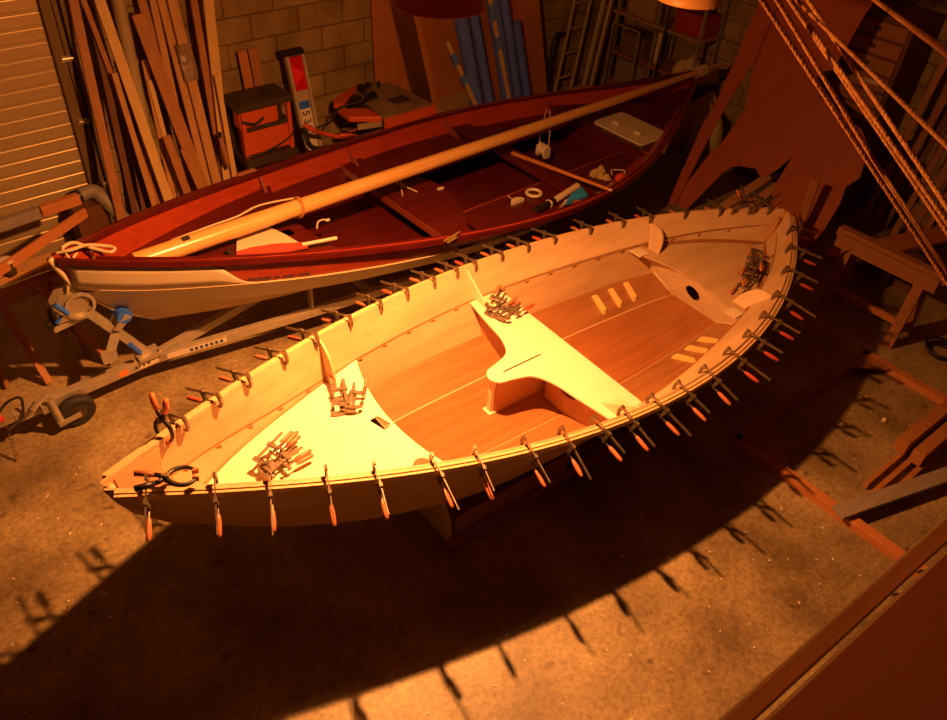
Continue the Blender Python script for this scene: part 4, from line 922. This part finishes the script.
for i, (u0, v1, r, lab) in enumerate(((5.68, 1.62, .075, 'blue foam roll standing in the cabinet, leftmost and fattest'), (5.86, 1.45, .05, 'dark blue foam roll in the cabinet, second from left'), (6.13, 1.75, .075, 'tall blue foam roll in the cabinet, third from left'), (6.27, 1.7, .06, 'blue foam roll in the cabinet, second from right'), (6.42, 1.28, .05, 'short blue foam roll at the right of the cabinet'))):
    o = MB().tube([K(u0, .11, .02 - .0) + Vector((5.7, 6.14, 0)), K(u0 - .03, v1, .04) + Vector((5.7, 6.14, 0))], r, 14).build('foam_roll', M['bluefoam'], smooth=2)
    tag(o, lab, 'foam roll', 'foam rolls in the cabinet')
for i, (u0, u1, v1, lab) in enumerate(((5.66, 5.36, 1.28, 'slim timber strip with blue tape leaning left of the blue rolls'), (6.02, 5.98, 1.72, 'slim timber strip with blue tape between the blue rolls'))):
    s_ = thing('timber_strip', lab, 'timber strip', (5.7, 5.98, 0), 0, 'taped strips in the cabinet')
    a, b = K(u0, .11, .0), K(u1, v1, .10)
    MB().bar(a, b, .045, .015, (0, -1, 0)).build('strip', M['pine2'], s_)
    for f, l in ((.62, .10), (.80, .13)): MB().bar(a.lerp(b, f), a.lerp(b, f + l / 1.3), .07, .03, (0, -1, 0)).build('tape', M['bluetape'], s_)

# ladders in the corner
def ladder(label, p0, p1, w, r, n, m):
    o = thing('ladder', label, 'ladder', p0, 0, 'ladders in the back corner'); p0, p1 = Vector(p0), Vector(p1); d = p1 - p0
    for k in (1, -1): MB().bar(Vector((w / 2 * k, 0, 0)), d + Vector((w / 2 * k, 0, 0)), r, r * 1.8).build('stile', m, o)
    for i in range(n):
        c = d * ((i + .7) / n); MB().tube([c + Vector((-w / 2, 0, 0)), c + Vector((w / 2, 0, 0))], .014, 8).build('rung', m, o)
    return o
ladder('narrow aluminium ladder leaning in the corner, left one', (7.10, 6.28, 0), (7.50, 6.41, 1.9), .28, .022, 7, M['alu'])
ladder('folded aluminium ladder leaning in the corner, right one', (7.50, 6.24, .0), (7.90, 6.36, 1.9), .14, .04, 6, M['alu'])
hs = thing('curved_handle', 'black curved handle standing between the cabinet and the ladder', 'handle', (6.83, 6.25, 0))
MB().tube(cat([(-.04, 0, .02), (.0, .02, .40), (.06, .05, .85), (.12, .07, .98), (.20, .07, .99)], 6), [.028] * 25, 8).build('handle_shaft', M['black'], hs, smooth=True)
MB().plate([(-.08, .0), (.02, .0), (.05, .22), (-.02, .26)], .03, lambda u, v, w: Vector((u, .0 + w, v + .02))).build('handle_foot', M['orangeboard'], hs)

# shelving on the right wall
sv = thing('shelving', 'grey metal shelving unit along the right wall in the back corner', 'shelf', (7.9, 5.6, 0))
for y in (-.60, .0, .60):
    for x in (0, .36): MB().box((x, y + .05, .95), (.03, .03, 1.9)).build('post', M['galv'], sv)
for z_ in (.30, .66, 1.12, 1.6): MB().box((.18, .05, z_), (.42, 1.30, .025)).build('shelf_board', M['brownboard'] if z_ != 1.12 else M['box'], sv)
def boxthing(nm, lab, c, size, m, lid=None, cat_='box', grp=None):
    r = thing(nm, lab, cat_, (c[0], c[1], c[2]), 0, grp)
    MB().box((0, 0, size[2] / 2), size).build('body', m, r, bevel=.006)
    MB().box((0, 0, size[2] - .01), (size[0] + .012, size[1] + .012, .03)).build('lid', lid or m, r, bevel=.004)
    return r
boxthing('storage_box', 'grey box on the lower shelf of the corner shelving, furthest left', (8.075, 5.95, .3125), (.27, .45, .28), M['greyboard'])
boxthing('storage_box', 'brown cardboard box on the lower shelf beside the grey box', (8.075, 5.40, .3125), (.27, .42, .24), M['box'])
boxthing('storage_box', 'dark brown box on the middle shelf left of the white canister', (8.075, 5.98, .6725), (.28, .34, .24), M['tarp'])
boxthing('storage_box', 'flat red box on the upper shelf under the orange lamp', (8.075, 5.25, 1.1325), (.27, .42, .22), M['redbox'])
boxthing('storage_box', 'cardboard box on the upper shelf at its left end', (8.075, 5.95, 1.1325), (.27, .40, .24), M['box'])
cn = thing('canister', 'tall white canister on the middle shelf of the corner shelving', 'canister', (8.03, 5.69, .6725))
MB().lathe([(.001, 0), (.055, 0), (.058, .01), (.058, .17), (.053, .18), (.058, .19), (.058, .33), (.045, .35), (.001, .35)], (0, 0, 0), 'z', 20).build('canister_body', M['cream'], cn, smooth=2)
MB().lathe([(.001, .35), (.048, .35), (.048, .38), (.001, .38)], (0, 0, 0), 'z', 20).build('canister_cap', M['brownboard'], cn, smooth=2)
def heap(nm, lab, c, r, m, cat_='cloth', seed=1, n=9, h=.16):
    rnd = random.Random(seed); g = MB()
    for i in range(n):
        a = rnd.uniform(0, 2 * pi); q = rnd.uniform(0, r); rr = rnd.uniform(.4, .7) * r; hh = rnd.uniform(.5, 1) * h
        g.lathe([(.001, 0), (rr, .0), (rr * .95, hh * .4), (rr * .6, hh * .85), (.001, hh)], (c[0] + q * cos(a), c[1] + q * sin(a), c[2]), 'z', 9)
    return tag(g.build(nm, m, smooth=True), lab, cat_)
heap('rag_heap', 'crumpled pale rags on the middle shelf behind the red boat stern', (8.03, 5.08, .6725), .20, M['rag'], seed=2, h=.26)
heap('rag_heap', 'brown tarpaulin bundle on top of the shelving', (8.06, 5.5, 1.6125), .17, M['tarp'], seed=4, h=.2)
heap('rag_heap', 'pale rag heap on the floor behind the stern of the red boat', (7.80, 4.78, 0), .26, M['rag'], seed=6, h=.74)
heap('rag_heap', 'brown cloth pile beside the plywood sheets at the red boat stern', (7.95, 4.05, 0), .25, M['tarp'], seed=8, h=.5)
heap('sack', 'pale sack slumped in the corner between the ladders and shelving', (7.62, 5.60, 0), .16, M['rag'], 'sack', seed=9, h=.32)
st = thing('metal_frame', 'thin grey metal frame standing in front of the corner shelving', 'frame', (7.72, 5.95, 0))
for y in (-.2, .2): MB().tube([(0, y, 0), (0, y, 1.05)], .012, 8).build('leg', M['galv'], st)
MB().tube([(0, -.2, 1.05), (0, .2, 1.05)], .012, 8).build('top_bar', M['galv'], st)
# black pole leaning on shelving
tag(MB().bar((7.85, 5.53, 0), (7.87, 5.50, 1.25), .04, .03).build('pole', M['black']), 'black pole leaning against the front of the corner shelving', 'pole')

# plywood sheets with cut-outs, leaning to the right
n_ = Vector((1, 0, -.35)).normalized()
PL = lambda u, v, w: Vector((6.5 + .35 * v, u, v)) + n_ * w
sA = [(3.974, .02), (3.963, .265), (3.863, .597), (3.799, .703), (3.723, 1.047), (3.98, 1.94), (4.02, 2.2), (3.0, 2.4), (3.077, 2.047), (3.11, 1.6), (3.195, 1.555), (3.22, 1.46), (3.107, 1.372), (2.628, 1.254), (2.50, 1.15), (2.442, .912), (2.512, .805), (2.487, .663), (2.50, .40), (2.62, .02), (2.95, .02), (3.06, .30), (3.075, .46), (3.114, .564), (3.083, .861), (3.15, .72), (3.232, .609), (3.294, .60), (3.36, .64), (3.429, .62), (3.52, .60), (3.593, .566), (3.651, .493), (3.75, .25), (3.85, .02)]
tag(MB().plate(sA, .012, PL).build('plywood_sheet', M['redply']), 'big red-brown plywood offcut with curved cut-outs leaning behind the pale stern', 'plywood', 'plywood offcuts')
sB = [(3.943, .45), (4.054, .819), (4.02, 1.048), (4.019, 1.413), (4.05, 2.1), (3.86, 2.1), (3.827, 1.469), (3.89, 1.127), (3.93, .78)]
tag(MB().plate([(4.06, .01)] + sB[1:] + [(3.97, .01)], .012, lambda u, v, w: PL(u, v, w - .03)).build('plywood_strip', M['redply']), 'narrow pointed plywood strip leaning at the left of the big offcut', 'plywood', 'plywood offcuts')
for i, (a, b, lab) in enumerate((((6.35, 3.60, .02), (7.25, 3.42, .42), 'pale board end showing through the plywood cut-out, upper'), ((6.38, 3.42, .02), (7.22, 3.30, .36), 'pale board end showing through the plywood cut-out, lower'))):
    tag(MB().bar(a, b, .10, .02).build('offcut_plank', M['pine'], bevel=.002), lab, 'board', 'boards behind the plywood')
tag(MB().bar((6.42, 2.62, 0), (6.46, 2.66, .90), .075, .02, (1, 0, 0)).build('upright_batten', M['pine3'], bevel=.002), 'upright wooden batten just behind the stern of the pale hull', 'batten')

# drawer cabinet and boards on the right wall
dr = thing('drawer_cabinet', 'dark wooden drawer cabinet against the right wall behind the ropes', 'drawer cabinet', (7.72, 3.12, 0))
MB().box((.30, 0, .98), (.58, .60, 1.94)).build('carcass', M['darkboard'], dr, bevel=.004)
for i in range(6):
    dw = MB().box((-.004, .0, 1.84 - i * .15), (.02, .53, .125)).build('drawer', M['brownboard'], dr, bevel=.004)
    MB().box((-.018, -.08 if i == 3 else 0, 1.845 - i * .15), (.008, .22 if i == 3 else .06, .035)).build('drawer_label' if i == 3 else 'drawer_pull', M['label'] if i == 3 else M['darkmetal'], dw)
rx = [(8.0, 2.55, 8.28, 2.45, 2.0, .07, 'brownboard'), (7.95, 2.43, 8.26, 2.36, 1.9, .05, 'darkboard'), (7.9, 2.30, 8.27, 2.26, 2.1, .06, 'brownboard'), (7.92, 2.18, 8.26, 2.12, 1.9, .08, 'brownboard'), (7.88, 2.05, 8.27, 1.98, 2.0, .05, 'pine3'), (7.95, 1.92, 8.27, 1.86, 1.8, .09, 'darkboard'), (7.98, 2.66, 8.28, 2.60, 2.2, .06, 'pine3')]
for i, (x0, y0, x1, y1, z1, w, m) in enumerate(rx):
    tag(MB().bar((x0, y0, .012), (x1, y1, z1), w, .022, (-1, 0, .1)).build('leaning_board', M[m], bevel=.002), 'dark board leaning on the right wall beside the drawer cabinet, %s counted from the cabinet' % ORD[(1, 2, 3, 4, 5, 6, 0)[i]], 'board', 'boards on the right wall')
# right sawhorse with timber behind
def sawhorse_r():
    r = thing('sawhorse', 'brown wooden sawhorse standing right of the pale hull stern', 'sawhorse', (6.20, 1.76, 0), 0, 'sawhorses')
    MB().box((.02, 0, .715), (.085, .92, .07)).build('top_beam', M['brownboard'], r, bevel=.004)
    MB().box((-.04, 0, .66), (.03, .86, .12)).build('apron', M['brownboard'], r, bevel=.003)
    for y in (-.31, .31):
        MB().bar((-.07, y * 1.0, .0), (-.04, y, .66), .08, .035, (1, 0, 0)).build('leg', M['brownboard'], r)
        MB().bar((.24, y, .0), (.06, y, .68), .08, .035, (1, 0, 0)).build('leg', M['brownboard'], r)
        MB().bar((-.06, y - .02, .14), (.20, y - .02, .14), .02, .06).build('leg_brace', M['brownboard'], r)
    MB().bar((.06, -.31, .17), (.06, .31, .17), .04, .05).build('stretcher', M['orangeboard'], r)
    return r
sawhorse_r()
tag(MB().bar((6.45, 2.25, .33), (7.9, 1.70, .40), .22, .03).build('wide_board', M['sheet'], bevel=.003), 'wide reddish board lying behind the right sawhorse', 'board')
for y_ in (2.12, 1.82): tag(MB().box((7.1, y_, .165), (.12, .2, .33)).build('timber_block', M['darkboard'], bevel=.004), 'dark timber block propping the wide reddish board, %s' % ('further one' if y_ > 2 else 'nearer one'), 'block', 'blocks under the wide board')
cw = thing('cable_coil', 'black cable coil on the floor at the right edge near the sawhorse', 'cable', (6.42, 1.12, .0))
for i in range(3): MB().lathe([(.10 + .02 * i + .012 * cos(a), .012 + .022 * i + .012 * sin(a)) for a in [2 * pi * j / 6 for j in range(7)]], (0, 0, 0), 'z', 22).build('coil_turn', M['wire'], cw, smooth=True)

# wooden frame on the floor
fr = thing('floor_frame', 'rectangular wooden frame lying flat on the concrete at the right', 'frame', (4.16, 1.57, 0))
F = lambda *p: Vector(p) - Vector((4.16, 1.57, 0))
for a, b, m in (((4.13, 1.585, .03), (5.86, 1.50, .03), 'brownboard'), ((4.16, 1.60, .03), (4.11, -.25, .03), 'orangeboard'), ((5.82, 1.52, .03), (5.80, -.2, .03), 'orangeboard'), ((4.13, -.20, .03), (5.84, -.20, .03), 'brownboard')):
    MB().bar(F(*a), F(*b), .075, .06).build('frame_rail', M[m], fr, bevel=.003)
MB().plate([(4.16, 1.56), (4.52, 1.54), (4.20, 1.20)], .010, lambda u, v, w: F(u, v, .0655 + w)).build('corner_gusset', M['brownboard'], fr)
MB().plate([(5.80, 1.48), (5.50, 1.50), (5.78, 1.25)], .010, lambda u, v, w: F(u, v, .0655 + w)).build('corner_gusset', M['brownboard'], fr)
# planks beside the frame
gpl = tag(MB().bar((4.07, .765, .085), (5.05, .44, .085), .105, .03).build('grey_plank', M['greyboard'], bevel=.002), 'grey weathered plank lying across the floor frame at the right edge', 'plank')
stk = [((4.50, .78, .03), (5.9, .73, .03), .03, .05, 'pine3', 'thin stick in the timber bundle inside the floor frame, furthest back'), ((4.49, .71, .03), (5.9, .66, .03), .035, .05, 'pine3', 'thin stick in the timber bundle, second from the back'), ((4.55, .63, .03), (5.9, .59, .03), .035, .05, 'pine3', 'thin stick in the timber bundle, nearest the grey plank'),
       ((4.95, .79, .115), (6.0, .745, .115), .085, .11, 'pine3', 'thick squared timber on top of the bundle, further one'), ((4.93, .665, .115), (6.0, .62, .115), .085, .11, 'pine3', 'thick squared timber on top of the bundle, nearer one')]
for a, b, w, h, m, lab in stk:
    tag(MB().bar(a, b, w, h).build('timber_stick', M[m], bevel=.002), lab, 'timber', 'timber bundle on the floor frame')
tag(MB().bar((4.85, .33, .10), (5.6, .36, .10), .03, .02).build('thin_batten', M['orangeboard'], bevel=.002), 'thin orange batten lying low at the right edge below the grey plank', 'batten')
tag(MB().box((5.25, .345, .045), (.06, .12, .088)).build('prop_block', M['darkboard']), 'small dark block propping the thin orange batten', 'block')
rnd = random.Random(11); g = MB()
for i in range(240):
    x_ = rnd.uniform(1.0, 5.5); y_ = rnd.uniform(-.1, 1.6) if rnd.random() < .8 else rnd.uniform(2.6, 4.2)
    if y_ > 2 and x_ > 1.2: x_ = rnd.uniform(-.6, .6)
    a = rnd.uniform(0, pi); s_ = rnd.uniform(.003, .009)
    g.box((x_, y_, .003), (s_ * rnd.uniform(1, 2.5), s_, .004), Matrix.Rotation(a, 3, 'Z'))
o = g.build('wood_chips', M['deck']); tag(o, 'pale wood chips and crumbs scattered over the concrete floor', 'wood chips', kind='stuff')
o = tag(MB().lathe([(.001, 0), (.02, .0), (.018, .02), (.001, .026)], (5.25, 1.02, 0), 'z', 8).build('pebble', M['white'], smooth=True), 'small white lump on the floor inside the wooden frame', 'lump')

# ------------------------------------------------------------------ mezzanine at the lower right, ropes, lamps
mz = thing('mezzanine_beam', None, None, (1.3, .11, 2.4)); mz['kind'] = 'structure'
def mzl(x, off, f=1.): return f * (.108 + (1.76 - x / f) * .066) + off
MB().bar((-2.2, mzl(-.9, -.018, 1.04) - .11, .04), (2.4, mzl(3.7, -.018, 1.04) - .11, .04), .036, .035).build('beam_face', M['brownboard'], mz, bevel=.002)
MB().bar((-2.2, mzl(-.9, .003, 1.04) - .11, .042), (2.4, mzl(3.7, .003, 1.04) - .11, .042), .004, .030).build('beam_lit_edge', M['edge'], mz)  # thin pale strip painting the lamplight on the beam edge
fz = struct('mezzanine_floor', MB().plate([(-1.2, mzl(-1.2, -.052)), (3.7, mzl(3.7, -.052)), (3.7, -2.5), (-1.2, -2.5)], .018, lambda u, v, w: Vector((u, v, 2.487 + w))), M['floorply'])
struct('mezzanine_lit_edge', MB().bar((-1.2, mzl(-1.2, -.0485), 2.4838), (3.7, mzl(3.7, -.0485), 2.4838), .007, .022), M['edge'])  # panel edge as a pale strip, its lamplit brightness put into the colour
for i, x_ in enumerate((1.61, 1.50)):
    tag(MB().tube([(x_, mzl(x_, -.032), 2.44), (x_ + .005, mzl(x_, -.050), 2.478)], .003, 6).build('staple', M['zinc']), 'small bright staple in the gap behind the mezzanine beam, %s one' % ('right' if i == 0 else 'left'), 'staple', 'staples')
RP = [((3.11, 1.75, 3.101), (3.589, .75, 2.098), .011, 'tan rope hanging at the upper right, leftmost of the bundle'),
      ((3.228, 1.75, 3.084), (3.40, 1.20, 2.56), .010, 'tan rope second from the left, meeting the leftmost rope lower down'),
      ((3.326, 1.75, 3.07), (3.182, .75, 2.5), .009, 'tan rope third from the left, lower strand of a close pair'),
      ((3.343, 1.75, 3.068), (3.113, .75, 2.567), .009, 'tan rope third from the left, upper strand of a close pair'),
      ((3.489, 1.75, 3.047), (3.017, .75, 2.663), .010, 'tan rope right of the close pair, straight'),
      ((3.385, 1.75, 3.062), (2.689, .75, 2.986), .008, 'tan rope crossing over the others toward the right edge'),
      ((4.154, 1.75, 2.951), (2.33, .75, 3.341), .010, 'thin dark tan rope alone in the top right corner')]
for i, (a, b, r, lab) in enumerate(RP):
    a, b = Vector(a), Vector(b); d_ = b - a; p0 = a - d_ * (min(1.395 / max(-d_.z, .01), 2.75) if i < 5 else .8); p1 = b + d_ * (.4 if i != 1 else 0)
    pts = [p0.lerp(p1, j / 30) for j in range(31)]
    if i == 1: pts += [Vector((3.60, .775, 2.105)), Vector((3.69, .58, 1.90)) + Vector((0, 0, .0))]
    g = MB(); n = len(pts)
    # three-strand laid rope
    L = (p1 - p0).length; dd = d_.normalized(); ux = dd.cross(UP).normalized(); uy = dd.cross(ux)
    m_ = int(L / .010)
    for k in range(3):
        path = []
        for j in range(m_ + 1):
            f = j / m_; ang = f * L / .07 * 2 * pi + k * 2 * pi / 3
            c = p0.lerp(p1, f); path.append(c + (ux * cos(ang) + uy * sin(ang)) * r * .26)
        g.tube(path, r * .80, 6)
    if i == 1: g.tube([p1, Vector((3.615, .745, 2.11)), Vector((3.72, .53, 1.88))], r, 8)
    tag(g.build('rope', M['rope'], smooth=True), lab, 'rope', 'ropes hanging at the upper right')

def lamp(label, loc, R, hgt, mo, lit, cord_top=4.5):
    r = thing('pendant_lamp', label, 'lamp', loc, 0)
    prof = [(R, 0), (R * .985, hgt * .22), (R * .86, hgt * .5), (R * .62, hgt * .76), (R * .34, hgt * .93), (.035, hgt)]
    MB().lathe(prof, (0, 0, 0), 'z', 40).build('shade', mo, r, smooth=True)
    MB().lathe([(q * .985, h - .004 if h else .001) for q, h in prof], (0, 0, 0), 'z', 40).build('shade_lining', M['shadein'], r, smooth=True)
    MB().lathe([(R * .985, -.002), (R * 1.012, -.002), (R * 1.012, .005), (R * .985, .005), (R * .985, -.002)], (0, 0, 0), 'z', 40).build('rim', mo, r, smooth=2)
    MB().tube([(0, 0, hgt - .01), (0, 0, hgt + .07)], [.035, .022], 14).build('lamp_holder', M['black'], r, smooth=2)
    MB().tube([(0, 0, hgt + .07), (0, 0, cord_top - loc[2])], .005, 6).build('flex', M['wire'], r)
    return r
LAMP = (2.245, 2.742, 2.955)
l1 = lamp('dark red dome pendant lamp, lit, hanging over the pale hull', LAMP, .20, .15, M['shadeout'], True)
em = bpy.data.materials.new('lit_bulb'); em.use_nodes = True; nt = em.node_tree; nt.nodes.clear()
e = nt.nodes.new('ShaderNodeEmission'); e.inputs['Color'].default_value = (1.0, .335, .075, 1); e.inputs['Strength'].default_value = 3200
nt.links.new(e.outputs[0], nt.nodes.new('ShaderNodeOutputMaterial').inputs['Surface'])
MB().lathe([(.001, -.036), (.018, -.032), (.031, -.018), (.036, 0), (.031, .018), (.022, .034), (.014, .05), (.001, .052)], (-.02, .015, -.024), 'z', 18).build('bulb', em, l1, smooth=True)
sl = bpy.data.lights.new('reflector_bulb_light', 'SPOT'); sl.energy = 1180; sl.color = (1.0, .34, .082); sl.spot_size = pi; sl.spot_blend = 1.0; sl.shadow_soft_size = .035
so = bpy.data.objects.new('reflector_bulb_light', sl); COL.objects.link(so); so.location = (LAMP[0] - .02, LAMP[1] + .015, LAMP[2] - .060)
so.rotation_euler = Vector((-.75, -.35, -2.9)).to_track_quat('-Z', 'Y').to_euler()
l2 = lamp('orange pendant lamp shade, unlit, above the shelving at the top of the photo', (4.33, 2.92, 2.63), .20, .13, M['shadeorange'], False)

# ------------------------------------------------------------------ camera, world, view
w = bpy.data.worlds.new('dim_room'); S.world = w; w.use_nodes = True
w.node_tree.nodes['Background'].inputs[0].default_value = (1, .22, .03, 1); w.node_tree.nodes['Background'].inputs[1].default_value = .002
cam = bpy.data.cameras.new('camera'); co = bpy.data.objects.new('camera', cam); COL.objects.link(co)
cam.sensor_width = 36; cam.lens = 792.61 / 947 * 36; cam.clip_start = .02
pitch, roll, yaw = .7063444, .0794099, .7626841
cp, sp, cr_, sr = cos(pitch), sin(pitch), cos(roll), sin(roll); cy, sy = cos(yaw), sin(yaw)
Rr = Matrix(((cr_, -sr, 0), (sr, cr_, 0), (0, 0, 1)))
right, up, fw = Rr @ Vector((1, 0, 0)), Rr @ Vector((0, -cp, -sp)), Rr @ Vector((0, -sp, cp))
X = right * cy + fw * sy; Y = -right * sy + fw * cy; Z = up
RW = Matrix((X, Y, Z))            # world axes expressed in camera (x right, y down, z forward)
cx = RW @ Vector((1, 0, 0)); cyv = RW @ Vector((0, 1, 0)); cz = RW @ Vector((0, 0, 1))
m4 = Matrix((cx, -cyv, -cz)).transposed().to_4x4(); m4.translation = (0, 0, 4.0)
co.matrix_world = m4
S.camera = co
S.view_settings.view_transform = 'Standard'; S.view_settings.look = 'None'; S.view_settings.gamma = 1.0; S.view_settings.use_curve_mapping = False
S.view_settings.exposure = 0.0
S.cycles.use_denoising = True
S.cycles.max_bounces = 8; S.cycles.sample_clamp_indirect = 6
